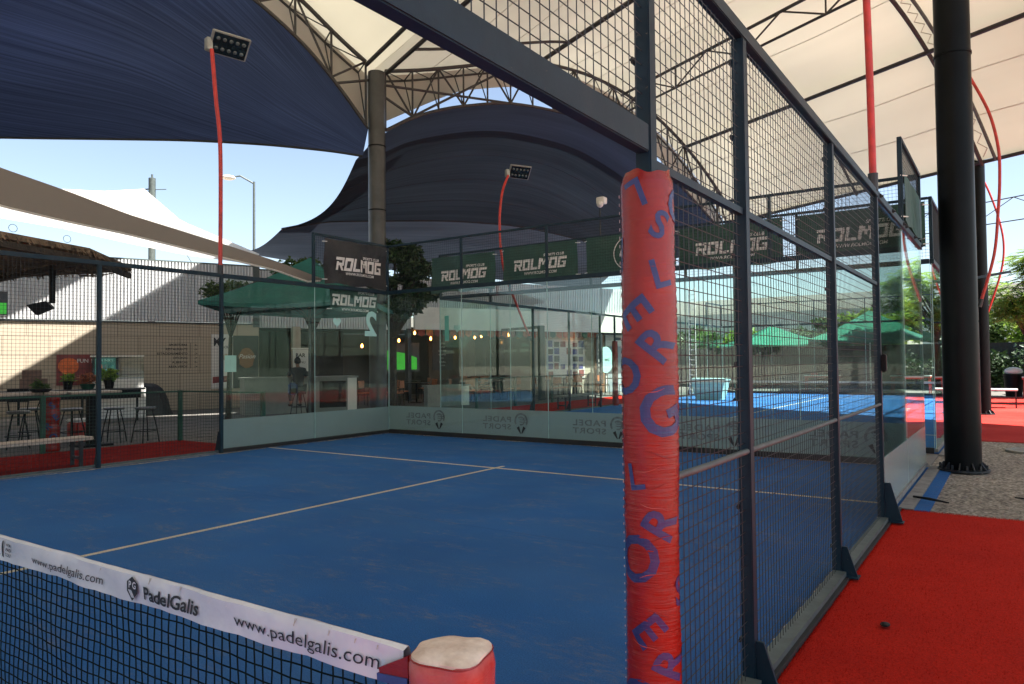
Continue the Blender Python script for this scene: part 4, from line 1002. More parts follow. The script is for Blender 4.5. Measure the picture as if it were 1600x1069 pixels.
# pendant bulbs (same look, told apart by place)
def bulb():
    T = thing('pendant_lamp', '', 'pendant lamp', (0, 0, 0), group='glowing pendant bulbs under the restaurant soffit')
    m = MB(); m.lathe((0, 0, 0), [(.004, -.075), (.03, -.06), (.045, -.02), (.04, .02), (.018, .06), (.016, .08)], 12); obj('bulb', m, 'bulb', T, smooth=True)
    m = MB(); m.cyl((0, 0, .081), .02, 0, .06, 10); m.tube([(0, 0, .14), (0, 0, .6)], .005, 5); obj('cord', m, 'black', T)
    return T
b0 = bulb()
for k, (s_, z_) in enumerate([(5.62, 2.75), (5.39, 2.6), (4.9, 2.43), (6.67, 2.72), (6.36, 2.52), (8.51, 2.6), (8.84, 2.66), (10.24, 2.72), (13.14, 2.66), (7.53, 2.58), (12.2, 2.5), (3.3, 2.2)]):
    lab = 'orange glowing pendant bulb, one of the row under the restaurant soffit'
    if k == 0: b0.location = G(s_, -10, z_); b0['label'] = lab
    else: dup(b0, G(s_, -10 if k != 8 else -9.0, z_), 0, lab)
# paper bunting
T = thing('bunting', 'red and orange paper bunting hanging under the white fascia', 'bunting', G(10, -8.6, 2.7), world=True)
for k in range(26):
    s_ = 5.2+k*.36; obj('paper_flag', MB().prism([G(s_, -8.75, 2.85), G(s_+.3, -8.75, 2.85), G(s_+.3, -8.75, 2.62-.06*(k % 2)), G(s_+.15, -8.75, 2.55), G(s_, -8.75, 2.64)], E2*.004), ['bunting', 'poster_orange', 'poster_maroon', 'umbrella_green', 'bunting'][k % 5], T)
T = thing('porch_column', 'dark square column standing in front of the restaurant', 'column', G(8.9, -5.4, 0), world=True)
obj('shaft', gbox(8.8, 9.0, -5.5, -5.3, -.02, 2.9), 'steel_dark', T)
obj('porch_beam', gbox(8.85, 8.95, -8.3, -5.51, 2.8, 2.9), 'steel_dark', T)

# counters
def counter(label, s0, s1, t0, t1, h, recess=None):
    T = thing('bar_counter', label, 'counter', G((s0+s1)/2, (t0+t1)/2, 0), world=True)
    obj('body', gbox(s0+.05, s1-.05, t0+.05, t1-.05, -.01, h-.06), 'stone_counter', T); obj('counter_top', gbox(s0, s1, t0, t1, h-.059, h), 'stone_counter', T)
    if recess: obj('dark_niche', gbox(recess[0], recess[1], t1-.049, t1-.045, .12, h-.15), 'dark_interior', T)  # flat dark sheet on the front, a recess's shade put into colour
    obj('side_panel', gbox(s1-.35, s1-.05, t1-.049, t1-.03, -.01, h-.06), 'white_fascia', T)
    return T
counter('grey stone bar counter with the seated person in front of it', -2.48, 1.05, -5.1, -4.3, 1.1, (-.2, .65))
counter('low pale planter counter behind the glass, right of the corner', 3.55, 5.25, -4.9, -4.5, .72)
T = thing('menu_stand', 'small white menu board on a stand behind the counter', 'sign', (-10.0, 12.21, 0), world=True)
obj('board', MB().obox(G(-.6, -5.9, 1.25), E1*.5, E2*.03, Vector((0, 0, .72))), 'poster_white', T); obj('leg', MB().bar(G(-.35, -5.92, -.01), G(-.35, -5.92, 1.25), .04), 'steel_dark', T); obj('top_bar', MB().bar(G(-.66, -5.88, 2.0), G(-.04, -5.88, 2.0), .04), 'white_paint', T)
m = MB(); puttext(m, 'BAR', G(-.35, -5.865, 1.78), E1, (0, 0, 1), width=.32, bold=.03); puttext(m, 'MENU', G(-.35, -5.865, 1.55), E1, (0, 0, 1), width=.3); obj('lettering', m, 'ink', T)
T = thing('small_notice', 'small pale green notice on a pole just right of the fence post', 'sign', (-8.0, 8.24, 0), world=True)
obj('board', MB().obox((-8.12, 8.17, 1.33), (.14, .19, 0), (-.02, .015, 0), (0, 0, .36)), 'letter_glass', T); obj('pole', MB().bar((-8.06, 8.28, -.01), (-8.06, 8.28, 1.6), .025), 'steel_dark', T)
T = thing('water_stand', 'thin lamp stand with a pale head right of the counter', 'stand', G(1.4, -3.6, 0), world=True)
m = MB(); m.tube([G(1.4, -3.6, 0), G(1.4, -3.6, 1.75)], .014, 6); m.cyl(G(1.4, -3.6, -.01), .16, 0, .03, 16); obj('stem', m, 'galvanised', T); m = MB(); m.ball(G(1.4, -3.6, 1.8), .06, 10); obj('head', m, 'white_paint', T, smooth=True)

# ================================================================ BANNERS on the far glass wall
def banner(label, c, u, width, h, mat, n, text=True, emblem=False, wave=.02, tw=1.3, th=.23, dx=.05, seed=0):
    c, u, n = Vector(c), Vector(u), Vector(n); T = thing('advertising_banner', label, 'banner', c, world=True); rows = []
    def off(x, z): return n*(wave*(sin(x*5+seed)*.5+sin(x*11+z*4+seed)*.3+.8*sin((x*1.3+z*2.5)*3+seed)*.4))
    NX, NZ = 40, 12
    for j in range(NZ+1):
        z = -h/2+h*j/NZ; rows.append([c+u*(-width/2+width*i/NX)+Vector((0, 0, z - (.02*sin(pi*i/NX*4+seed) if j in (0,) else 0)))+off(-width/2+width*i/NX, z) for i in range(NX+1)])
    m = MB(); m.sheet(rows, .004); cl = obj('cloth', m, mat, T, smooth=True)
    if text:
        m = MB(); rolmog(m, c+u*dx+Vector((0, 0, -.03)), u, (0, 0, 1), tw, th)
        puttext(m, "SPORT'S CLUB", c+u*(dx+tw*.27)+Vector((0, 0, .145)), u, (0, 0, 1), width=tw*.38, bold=.025, shear=.2)
        puttext(m, 'WWW.ROLMOG.COM', c+u*(dx+.02)+Vector((0, 0, -.215)), u, (0, 0, 1), width=tw*.62, bold=.02, shear=.2)
        nv = []
        for p in m.v:
            p = Vector(p); x = (p-c).dot(u); z = p.z-c.z; nv.append(p+off(x, z)+n*(.008+wave*.35))
        m.v = nv; obj('lettering', m, 'letter_white', cl)
    if emblem:
        m = MB()
        for r_ in (.33, .18):
            vs = []; fs = []; k = 40
            for i in range(k): a = 2*pi*i/k; vs += [(r_*cos(a), r_*sin(a)), ((r_-.02)*cos(a), (r_-.02)*sin(a))]
            for i in range(k): j = (i+1) % k; fs.append((2*i, 2*i+1, 2*j+1, 2*j))
            put2d(m, vs, fs, c+n*.03, u, (0, 0, 1))
        obj('ring_emblem', m, 'letter_white', cl)
    for e in (-1, 1):
        m = MB()
        for z in (-h*.42, h*.42): m.tube([c+u*(e*(width/2-.03))+Vector((0, 0, z))+n*.03, c+u*(e*(width/2+.05))+Vector((0, 0, z))-n*.03], .008, 5)
        obj('cable_tie', m, 'white_paint', cl)
    return T
by = 11.64
def gb(label, x0, x1, z0, z1, seed, **k): return banner(label, ((x0+x1)/2, by, (z0+z1)/2), (1, 0, 0), x1-x0, z1-z0, 'banner_green', (0, -1, 0), seed=seed, **k)
gb('leftmost green banner with white lettering, beside the dark tree', -5.18, -3.36, 3.11, 3.93, 1, wave=.035, dx=.03)
gb('second green banner from the left, crossed by the red lamp tube', -3.13, -1.27, 3.20, 3.97, 2, dx=.01)
gb('green banner with a round ring emblem left of the red padded post', -1.07, .84, 3.21, 3.97, 3, text=False, emblem=True)
gb('green lettered banner seen through the mesh right of the red padded post', .9, 2.78, 3.16, 3.94, 4, dx=.04)
gb('rightmost green banner with white lettering, behind the last mesh bay', 3.04, 4.93, 3.20, 3.93, 5, dx=-.0, wave=.01)
banner('black creased banner with white lettering on the left corner of the near court', (-4.965, 9.07, 3.5), (0, 1, 0), 1.68, .88, 'banner_black', (1, 0, 0), wave=.05, tw=1.25, th=.26, dx=.05, seed=2)
banner('dark green banner partly hidden below the black one', (-5.05, 9.07, 2.79), (0, 1, 0), 1.3, .52, 'banner_green', (1, 0, 0), wave=.01, tw=1.2, th=.22, dx=.0, seed=4)
banner('plain dark banner end on the right fence above the glass corner', (5.035, 8.95, 3.33), (0, 1, 0), 1.9, .56, 'banner_green', (1, 0, 0), text=False, wave=.01, seed=6)

# ================================================================ LAMPS
def floodlight(label, loc, face, tilt, s=1.0, off=0.0):
    """face = world angle the lens looks towards, tilt = degrees above straight down"""
    T = thing('floodlight', label, 'floodlight', loc, rz=face+pi)
    R_ = Matrix.Rotation(tilt, 4, 'Y')
    def tr(mb): mb.v = [tuple(R_ @ (Vector(p)*s)+Vector((0, off*s, .10*s))) for p in mb.v]; return mb
    m = MB().bbox((-.2, -.33, -.0), (.2, .33, .05), .01)
    for k in range(9): m.box((-.17, -.28+k*.067, .05), (.17, -.27+k*.067, .085))
    obj('housing', tr(m), 'lamp_body', T)
    obj('lens_plate', tr(MB().box((-.175, -.295, -.012), (.175, .295, -.001))), 'dark_glass', T)
    for i in range(2):
        for j in range(5):
            m = MB(); m.ball((-.085+.17*i, -.22+.11*j, -.012), .036, 10, (1, 1, .45)); obj('lens', tr(m), 'lens', T, smooth=True)
    m = MB(); m.bbox((-.01*s, -.05, -.05*s), (.12*s, .05, .16*s), .01); obj('bracket', m, 'lamp_body', T)
    return T
def lamp_tube(label, pts, r, fl=None, mat='red_paint'):
    T = thing('lamp_tube', label, 'lamp pole', pts[0], world=True)
    def cr(pts, n=10):
        out = []; P = [Vector(p) for p in pts]
        for i in range(len(P)-1):
            a, b, c, d = P[max(i-1, 0)], P[i], P[i+1], P[min(i+2, len(P)-1)]
            for k in range(n): f = k/n; out.append(.5*((2*b)+(c-a)*f+(2*a-5*b+4*c-d)*f*f+(3*b-a-3*c+d)*f**3))
        return out+[P[-1]]
    q = cr(pts); m = MB(); m.tube(q, r, 12); obj('tube', m, mat, T, smooth=True)
    m = MB(); m.tube([q[0]-Vector((0, 0, .02)), q[0]+(q[1]-q[0]).normalized()*.14], r*1.35, 12); obj('clamp', m, 'steel_dark', T); return T
lamp_tube('straight red lamp pole rising from the left fence post', [(-5.0, 5.98, 3.03), (-5.0, 5.98, 5.1), (-5.01, 5.90, 6.0), (-5.02, 5.83, 6.82)], .034)
floodlight('square LED floodlight on top of the left red pole, facing the court', (-5.03, 5.80, 6.86), radians(-12), radians(48), 1.0, -.34)
lamp_tube('bowed red lamp tube in front of the dark barrel canopy', [(-4.98, 15.55, 2.1), (-4.95, 14.85, 3.0), (-4.95, 14.25, 3.93), (-4.95, 14.08, 5.0), (-4.95, 14.2, 5.9), (-4.95, 14.5, 6.45)], .032)
floodlight('smaller floodlight on the bowed red tube under the dark canopy', (-4.95, 14.5, 6.47), radians(-30), radians(52), .95, -.36)
lamp_tube('tall red pole on the right fence, running up past the canopy beams', [(5.0, 5.97, 3.03), (5.0, 5.9, 4.2), (5.0, 5.72, 5.6), (5.0, 5.6, 7.0)], .032)
floodlight('floodlight above the frame on the tall right-hand red pole', (5.0, 5.6, 7.02), radians(200), radians(40), 1.0, .3)
lamp_tube('thick red tube bowing outward beside the thick dark column', [(5.49, 15.72, 2.5), (5.75, 15.73, 3.47), (5.84, 15.73, 4.34), (5.88, 15.73, 4.96), (5.87, 15.73, 5.59), (5.73, 15.73, 6.32), (5.43, 15.72, 7.09)], .028)
lamp_tube('thinner red tube bowing outward near the leafy tree', [(5.25, 22.62, 2.08), (5.57, 22.63, 3.04), (5.81, 22.63, 3.9), (5.87, 22.63, 4.6), (5.77, 22.63, 5.31), (5.57, 22.63, 6.05), (5.4, 22.6, 6.5)], .026)
T = thing('steel_rail_pole', 'thin galvanised pole between the column and the bowed red tubes', 'pole', (5.3, 15.75, 0), world=True)
m = MB(); m.tube([(5.44, 15.75, -.01), (5.44, 15.75, 6.9)], .03, 8); obj('pole', m, 'galvanised', T); m = MB(); m.bar((5.03, 15.72, 3.0), (6.0, 16.9, 3.25), .05); m.bar((5.03, 15.72, 2.2), (5.47, 15.75, 2.2), .04); obj('bracket', m, 'steel_navy', T)
floodlight('small floodlight fixed to the farther dark column', (5.2, 23.2, 5.9), radians(250), radians(40), .8, .3)
T = thing('street_lamp', 'distant street lamp with a single arm against the sky', 'street lamp', (-26.33, 22.16, 0), world=True)
m = MB(); m.tube([(-26.33, 22.16, 0), (-26.33, 22.16, 11.0)], [.09, .06], 8); obj('pole', m, 'galvanised', T); m = MB(); m.tube([(-26.33, 22.16, 10.9), (-26.7, 21.6, 11.25), (-26.9, 21.4, 11.2)], .045, 6); obj('arm', m, 'galvanised', T)
m = MB(); m.ball((-27.05, 21.15, 11.12), .3, 10, (1.2, 1.2, .4)); obj('lamp_head', m, 'white_paint', T, smooth=True)
T = thing('security_camera', 'white security camera on a slim mast under the dark canopy', 'camera', (-5.0, 19.82, 0), world=True)
m = MB(); m.tube([(-5.0, 19.82, 3.03), (-5.0, 19.82, 6.5)], .022, 8); obj('mast', m, 'steel_dark', T)
m = MB().bbox((-5.1, 19.74, 6.62), (-4.82, 20.0, 6.84), .02); obj('housing', m, 'white_paint', T); m = MB(); m.ball((-4.93, 19.7, 6.58), .11, 12); obj('dome', m, 'white_paint', T, smooth=True)
T = thing('hanging_speaker', 'black speaker hanging from the thatched pergola', 'speaker', (-8.68, 4.95, 3.36), world=True)
obj('drop_pole', MB().box((-8.72, 4.91, 2.66), (-8.64, 4.99, 3.36)), 'black', T); m = MB(); m.prism([(-8.9, 4.6, 2.62), (-8.72, 4.85, 2.70), (-8.66, 4.95, 2.58), (-8.80, 4.72, 2.44)], (-.12, .1, 0)); obj('cabinet', m, 'black', T)

# ================================================================ PERGOLA, UMBRELLAS
T = thing('pergola', 'thatched pergola roof over the bar at the left edge', 'pergola', (-9, 5, 3.4), world=True)
poly = [(-6.32, 2.74), (-7.17, 4.89), (-9.0, 6.59), (-10.44, 6.1), (-12.26, 5.5), (-13.6, 5.1), (-13.0, .5), (-7.0, .5)]
m = MB(); m.prism([(x, y, 3.44) for x, y in poly], (0, 0, .10)); obj('thatch', m, 'thatch', T)
random.seed(11)
def inside(x, y):
    c = False
    for (x1, y1), (x2, y2) in zip(poly, poly[1:]+poly[:1]):
        if (y1 > y) != (y2 > y) and x < (x2-x1)*(y-y1)/(y2-y1)+x1: c = not c
    return c
m = MB()
for k in range(260):
    x, y = random.uniform(-13, -6.4), random.uniform(.8, 6.5); a = random.gauss(.35, .5); l = random.uniform(.3, 1.3); x2, y2 = x-l*cos(a), y+l*sin(a)
    if inside(x, y) and inside(x2, y2): m.tube([(x, y, 3.42-random.random()*.05), ((x+x2)/2, (y+y2)/2, 3.38-random.random()*.06), (x2, y2, 3.42-random.random()*.05)], .012, 4)
for k in range(200):   # ragged fringe
    e = random.random(); i = random.choice([0, 1, 2, 3]); a, b = poly[i], poly[i+1]; x = a[0]+(b[0]-a[0])*e; y = a[1]+(b[1]-a[1])*e
    m.tube([(x, y, 3.5), (x+random.uniform(-.08, .1), y+random.uniform(-.02, .1), 3.44-random.random()*.08)], .008, 3)
obj('loose_reeds', m, 'thatch', T)['kind'] = 'stuff'
for (a, b) in [((-6.35, 2.74, 3.36), (-7.19, 4.87, 3.34)), ((-7.19, 4.87, 3.34), (-9.0, 6.56, 3.34)), ((-6.9, 3.2, 3.33), (-12.2, 3.6, 3.33)), ((-7.3, 4.9, 3.33), (-12.4, 5.2, 3.33))]:
    m = MB(); m.bar(a, b, .07, .10); obj('beam', m, 'bark', T)
for (x, y) in ((-7.1, 1.0), (-12.4, 5.0), (-12.4, 1.2)):
    m = MB(); m.cyl((x, y, -.01), .07, 0, 3.35, 10); obj('post', m, 'bark', T)
for (x, y) in ((-6.62, 3.5), (-7.0, 4.45)):
    m = MB(); m.tube([(x, y+.06*cos(k*pi/6), 3.62+.06*sin(k*pi/6)) for k in range(12)], .004, 4, closed=True); obj('wire_ring', m, 'steel_dark', T)
def umbrella(label, x, y, rz, half, zr, za, mat='umbrella_green', pole='galvanised', off=0, valance=.09):
    T = thing('parasol', label, 'parasol', (x, y, 0), rz=rz); n = 8; c = [(half, half), (-half, half), (-half, -half), (half, -half)]
    m = MB(); vs = []; k = 10
    for q in range(4):
        a = Vector((*c[q], zr)); b = Vector((*c[(q+1) % 4], zr)); ap = Vector((0, 0, za)); rows = []
        for i in range(k+1):
            f = i/k; l = a.lerp(ap, f); r_ = b.lerp(ap, f); rows.append([l.lerp(r_, j/k)+Vector((0, 0, -.10*sin(pi*j/k)*(1-f)-.09*sin(pi*f))) for j in range(k+1)])
        rows = rows[:-1]+[[ap+(p-ap)*.001 for p in rows[-2]]]
        m.sheet(rows, .008)
        lo = [[p for p in rows[0]], [p-Vector((0, 0, valance)) for p in rows[0]]]; m.sheet(lo, .006)
    obj('canopy', m, mat, T, smooth=False)
    m = MB(); m.cyl((0, 0, 0), .035, 0, za-.05, 12); obj('pole', m, pole, T, smooth=True)
    m = MB().bbox((-.35, -.35, .0), (.35, .35, .1), .02); obj('base', m, 'concrete', T)
    for q in range(4): m = MB(); m.tube([(0, 0, za-.12), (c[q][0]*.97, c[q][1]*.97, zr-.02)], .014, 5); obj('rib', m, 'steel_dark', T); m = MB(); m.tube([(0, 0, zr-.35), (c[q][0]*.5, c[q][1]*.5, (zr+za)/2-.1)], .01, 5); obj('strut', m, 'steel_dark', T)
    return T
umbrella('big dark green square parasol over the bar counter, behind the left glass', -8.6, 10.9, radians(33), 1.95, 2.95, 4.17, off=0)
umbrella('large green parasol with white pole beyond the far court', .6, 35.6, radians(12), 2.6, 2.35, 3.7, 'umbrella_bright', pole='white_paint')
umbrella('second green parasol farther left beyond the far court', -4.6, 38.6, radians(30), 2.3, 2.3, 3.3, 'umbrella_bright', pole='white_paint')
umbrella('green parasol beside the right-hand picnic tables', 9.2, 32.6, radians(5), 2.0, 2.4, 3.6, 'umbrella_bright', pole='white_paint')

# ================================================================ TREES
def leaf_cloud(m, centers, n, size, elong=1.6, droop=.2, seed=1):
    rnd = random.Random(seed)
    for k in range(n):
        c, r = centers[rnd.randrange(len(centers))]
        d = Vector((rnd.gauss(0, 1), rnd.gauss(0, 1), rnd.gauss(0, 1))).normalized()*(rnd.random()**.45); p = Vector(c)+Vector((d.x*r[0], d.y*r[1], d.z*r[2]))
        a = Vector((rnd.gauss(0, 1), rnd.gauss(0, 1), rnd.gauss(-droop, .6))).normalized(); b = a.cross(Vector((rnd.gauss(0, 1), rnd.gauss(0, 1), rnd.gauss(0, 1)))).normalized()
        s = size*rnd.uniform(.6, 1.3); l, w_ = s*elong, s*.5; nrm = a.cross(b)*s*.15
        m.add([p, p+a*l*.35+b*w_+nrm, p+a*l, p+a*l*.35-b*w_+nrm], [(0, 1, 2), (0, 2, 3)])
def limbs(m, base, pts, r):
    for p in pts:
        b = Vector(base); q = Vector(p); mid = b.lerp(q, .5)+Vector((random.uniform(-.15, .15), random.uniform(-.15, .15), .1)); m.tube([b, mid, q], [r, r*.6, r*.25], 6)
def tree(label, base, h0, clusters, n, size, lmat, r=.12, seed=1, elong=1.6, cat='tree', name='tree'):
    T = thing(name, label, cat, base, world=True); b = Vector(base); m = MB()
    top = b+Vector((.05, .05, h0)); m.tube([b-Vector((0, 0, .05)), b.lerp(top, .5)+Vector((.05, -.03, 0)), top], [r*1.3, r, r*.8], 9)
    limbs(m, top, [c for c, _ in clusters], r*.55); obj('trunk', m, 'bark', T, smooth=True)
    m = MB(); leaf_cloud(m, clusters, n, size, elong, seed=seed); obj('crown', m, lmat, T); return T
def clusters(c, R_, n, r, seed):
    rnd = random.Random(seed); out = []
    for k in range(n):
        d = Vector((rnd.gauss(0, 1), rnd.gauss(0, 1), rnd.gauss(0, 1))).normalized()*(rnd.random()**.4); q = r*rnd.uniform(.6, 1.3)
        out.append(((c[0]+d.x*R_[0], c[1]+d.y*R_[1], c[2]+d.z*R_[2]), (q, q, q*.7)))
    return out
tree('dense dark leafy tree around the corner column, behind the black banner', (-8.4, 13.6, 0), 2.2, clusters((-7.65, 13.2, 3.75), (1.0, .8, 1.1), 24, .33, 2), 12500, .082, 'leaf_dark', seed=4)
tree('dark leafy tree behind the peak of the green parasol', (-10.6, 12.6, 0), 2.4, clusters((-10.0, 12.5, 3.9), (1.1, 1.0, .6), 16, .40, 5), 7000, .09, 'leaf_mid', r=.09, seed=6)
tree('small leafy shrub tree just right of the left fence post', (-10.7, 10.0, 0), 2.2, clusters((-10.55, 9.95, 3.3), (.75, .6, .5), 11, .30, 8), 3200, .08, 'leaf_mid', r=.06, seed=9)
def feather_tree(label, base, h0, cl, nfr, seed, lmat='leaf_light', r=.13, ll=.55):
    T = thing('tree', label, 'tree', base, world=True); b = Vector(base); m = MB(); top = b+Vector((0, 0, h0)); m.tube([b-Vector((0, 0, .05)), top], [r*1.2, r*.8], 9); limbs(m, top, [c for c, _ in cl], r*.5); obj('trunk', m, 'bark', T, smooth=True)
    rnd = random.Random(seed); m = MB()
    for k in range(nfr):
        c, rr = cl[rnd.randrange(len(cl))]; d = Vector((rnd.gauss(0, 1), rnd.gauss(0, 1), rnd.gauss(0, 1))).normalized()*(rnd.random()**.5)
        p = Vector(c)+Vector((d.x*rr[0], d.y*rr[1], d.z*rr[2])); a = rnd.uniform(0, 2*pi); dr = Vector((cos(a), sin(a), rnd.uniform(-.5, .25))).normalized(); sd = dr.cross(Vector((0, 0, 1))).normalized(); L_ = ll*rnd.uniform(.6, 1.2)
        for i in range(9):
            q = p+dr*(L_*(i+1)/9)-Vector((0, 0, .12*((i/9)**2))); wd = .13*sin(pi*(i+1.5)/10.5)+.02
            for s_ in (-1, 1): e = q+sd*(s_*wd)+dr*.03-Vector((0, 0, wd*.35)); m.add([q, q.lerp(e, .5)+dr*.022, e, q.lerp(e, .5)-dr*.022], [(0, 1, 2, 3)])
    obj('crown', m, lmat, T); return T
feather_tree('feathery bright green tree at the right edge beyond the red carpet', (6.45, 31.9, 0), 2.2, clusters((7.3, 31.5, 4.1), (2.3, 1.6, 1.5), 30, .65, 3), 2600, 5)
feather_tree('feathery tree beyond the far court, seen through the glass corner', (3.9, 33.0, 0), 2.2, clusters((3.3, 33.4, 4.3), (1.9, 1.2, 1.1), 20, .6, 13), 1500, 15)
feather_tree('feathery tree right of the frame edge, mirrored in the side glass', (10.5, 27.5, 0), 2.2, clusters((10.3, 27.8, 4.2), (1.9, 1.5, 1.2), 20, .6, 23), 1300, 25)
random.seed(5)
for k, (x, y, h) in enumerate([(-12.5, 47, 4.2), (-8.2, 46, 3.6), (-4.0, 47, 4.4), (-.5, 46, 5.0), (3.6, 47, 4.6), (7.6, 46, 5.2), (12, 44, 5.4), (16.5, 42, 5.6)]):
    lab = ['pale green roadside tree far left behind the warehouse end', 'low round tree second from left in the far row', 'green tree left of the second parasol in the far row', 'taller yellow-green tree above the large far parasol', 'green tree right of the large far parasol in the far row', 'leafy tree behind the glass corner in the far row', 'tall leafy tree behind the right edge tree', 'outermost leafy tree of the far row on the right'][k]
    t_ = tree(lab, (x, y, 0), h*.35, clusters((x, y, h*.62), (2.1, 1.3, h*.26), 18, .75, 40+k), 3600, .2, ['leaf_mid', 'leaf_light'][k % 2], r=.14, seed=60+k); t_['group'] = 'trees beyond the far court'
# trees and hedge behind the camera, only seen mirrored in the glass
for k, (x, y, h) in enumerate([(-14, -20, 5.5), (-7, -22, 6), (-1, -21, 5.4), (5, -22, 6.2), (11, -20, 5.6)]):
    tree(['tree behind the viewer, far left of the mirrored row', 'tree behind the viewer, second in the mirrored row', 'tree behind the viewer, middle of the mirrored row', 'tree behind the viewer, fourth in the mirrored row', 'tree behind the viewer, last in the mirrored row'][k], (x, y, 0), 2.2, clusters((x, y, h*.62), (3.2, 1.5, h*.27), 16, 1.0, 80+k), 2200, .3, 'leaf_mid', r=.15, seed=90+k)['group'] = 'trees behind the viewer'

# far background
T = thing('warehouse', 'pale grey-blue warehouse far beyond the courts', 'building', (-10, 62, 0), world=True)  # made-up block, its pale bands imitate the canopy reflected in the glass
obj('wall', MB().box((-70, 60, -.3), (8, 80, 5.4)), 'far_metal', T); obj('roof_band', MB().box((-70.2, 59.9, 5.4), (8.2, 80, 6.6)), 'white_fascia', T)
for k in range(9): obj('roller_door', MB().box((-60+k*7, 59.94, -.05), (-56+k*7, 59.99, 3.4)), 'far_block', T)
T = thing('dark_screen_fence', 'long dark screened fence behind the far tables', 'fence', (5, 38.5, 0), world=True)
obj('screen', MB().box((-14, 38.5, -.1), (34, 38.56, 2.15)), 'cover_black', T)
for k in range(17): obj('post', MB().box((-14+k*3, 38.44, -.1), (-13.92+k*3, 38.499, 2.3)), 'steel_dark', T)
m = MB(); leaf_cloud(m, clusters((10, 37.7, 1.1), (9, .5, .7), 60, .6, 31), 7000, .15, seed=33); o = obj('hedge', m, 'leaf_dark', loc=(10, 37.7, 0)); tag(o, 'dark hedge foliage along the screened fence', 'hedge'); 
T = thing('lattice_mast', 'white lattice mast standing behind the mesh right of the padded post', 'mast', (-4.54, 26.71, 0), world=True)
for dx in (-.13, .13): m = MB(); m.tube([(-4.54+dx, 26.71, -.01), (-4.54+dx, 26.71, 4.4)], .022, 6); obj('upright', m, 'white_paint', T)
m = MB()
for k in range(22): z = .1+k*.2; m.tube([(-4.67, 26.71, z), (-4.41, 26.71, z)], .014, 5)
obj('rungs', m, 'white_paint', T)
T = thing('planter', 'low pale green tapered planter at the edge of the sunlit court', 'planter', (-3.3, 25.4, 0), world=True)
m = MB(); a, b = [(-3.9, 25.3), (-2.95, 25.3), (-2.95, 25.8), (-3.9, 25.8)], [(-4.1, 25.2), (-2.75, 25.2), (-2.75, 25.9), (-4.1, 25.9)]
m.add([(x, y, .004) for x, y in a]+[(x, y, .8) for x, y in b], [(3, 2, 1, 0), (4, 5, 6, 7)]+[(i, (i+1) % 4, 4+(i+1) % 4, 4+i) for i in range(4)]); obj('box', m, 'letter_glass', T)
# far court net
T = thing('tennis_net', 'far court net, seen through both glass walls', 'net', (0, 21.7, 0), world=True)
m = MB(); m.grid_wires((-4.9, 21.7, .05), (1, 0, 0), (0, 0, 1), 9.8, .72, .08, .08, .002); obj('cord_mesh', m, 'net_cord', T); m = MB().box((-4.9, 21.69, .77), (4.9, 21.71, .83)); obj('net_tape', m, 'tape_white', T)
for x in (-4.93, 4.93): m = MB(); m.cyl((x, 21.7, 0), .05, 0, .85, 12); obj('net_post', m, 'steel_navy', T)

# added sails hidden above the navy one, shaped to shadow the block wall
def shadow_sail(label, pts):
    rows = []
    for i in range(9):
        a = G(*pts[0]).lerp(G(*pts[1]), i/8); b = G(*pts[3]).lerp(G(*pts[2]), i/8); rows.append([a.lerp(b, j/8)+Vector((0, 0, -.12*sin(pi*i/8)*sin(pi*j/8))) for j in range(9)])
    m = MB(); m.sheet(rows, .02); tag(obj('shade_sail', m, 'sail_dense', loc=rows[4][4], smooth=True), label, 'shade sail')
shadow_sail('high sail above the navy one, over the counter side of the yard', [(-6.6, -3.35, 10), (2.2, -7.4, 10), (2.5, -1.0, 10), (-6.0, -.9, 10)])
shadow_sail('high sail above the navy one, over the left side of the yard', [(-10.5, -2.9, 10), (-3.4, -5.9, 10), (-5.6, -8.5, 10), (-12, -8.5, 10)])

# ================================================================ PERSON at the counter
def grow(name, pts, edges, radii, mat, parent, sub=2):
    me = bpy.data.meshes.new(name); me.from_pydata(pts, edges, []); o = bpy.data.objects.new(name, me); COL.objects.link(o)
    md = o.modifiers.new('s', 'SKIN'); md.use_smooth_shade = True
    for i, r in enumerate(radii): v = me.skin_vertices[0].data[i]; v.radius = r if isinstance(r, tuple) else (r, r); v.use_root = (i == 0)
    sb = o.modifiers.new('u', 'SUBSURF'); sb.levels = sub
    dg = bpy.context.evaluated_depsgraph_get(); dg.update(); nm = bpy.data.meshes.new_from_object(o.evaluated_get(dg)); bpy.data.objects.remove(o)
    nm.materials.clear(); nm.materials.append(MATS[mat])
    for p in nm.polygons: p.use_smooth = True
    o = bpy.data.objects.new(name, nm); COL.objects.link(o); o.parent = parent; return o
# local frame: +y = facing the counter
PZ = G(-1.05, -3.62, -.01)
T = thing('person', 'person with short dark hair and dark shirt sitting at the grey counter, seen from behind', 'person', PZ, rz=atan2(-E2.y, -E2.x)-pi/2)
sh = .0
body_pts = [(0, 0, .78), (0, .02, .95), (0, .05, 1.15), (0, .09, 1.31), (0, .11, 1.40), (0, .13, 1.47), (0, .15, 1.56), (0, .16, 1.63),
  (-.19, .09, 1.32), (-.27, .20, 1.14), (-.20, .42, 1.13), (-.17, .50, 1.135),
  (.19, .09, 1.32), (.28, .18, 1.12), (.21, .41, 1.13), (.18, .49, 1.135),
  (-.10, .05, .77), (-.15, .42, .76), (-.14, .34, .36), (-.14, .33, .30), (-.14, .44, .27),
  (.10, .05, .77), (.15, .42, .76), (.14, .34, .36), (.14, .33, .30), (.14, .44, .27)]
body_e = [(0, 1), (1, 2), (2, 3), (3, 4), (4, 5), (5, 6), (6, 7), (3, 8), (8, 9), (9, 10), (10, 11), (3, 12), (12, 13), (13, 14), (14, 15), (0, 16), (16, 17), (17, 18), (18, 19), (19, 20), (0, 21), (21, 22), (22, 23), (23, 24), (24, 25)]
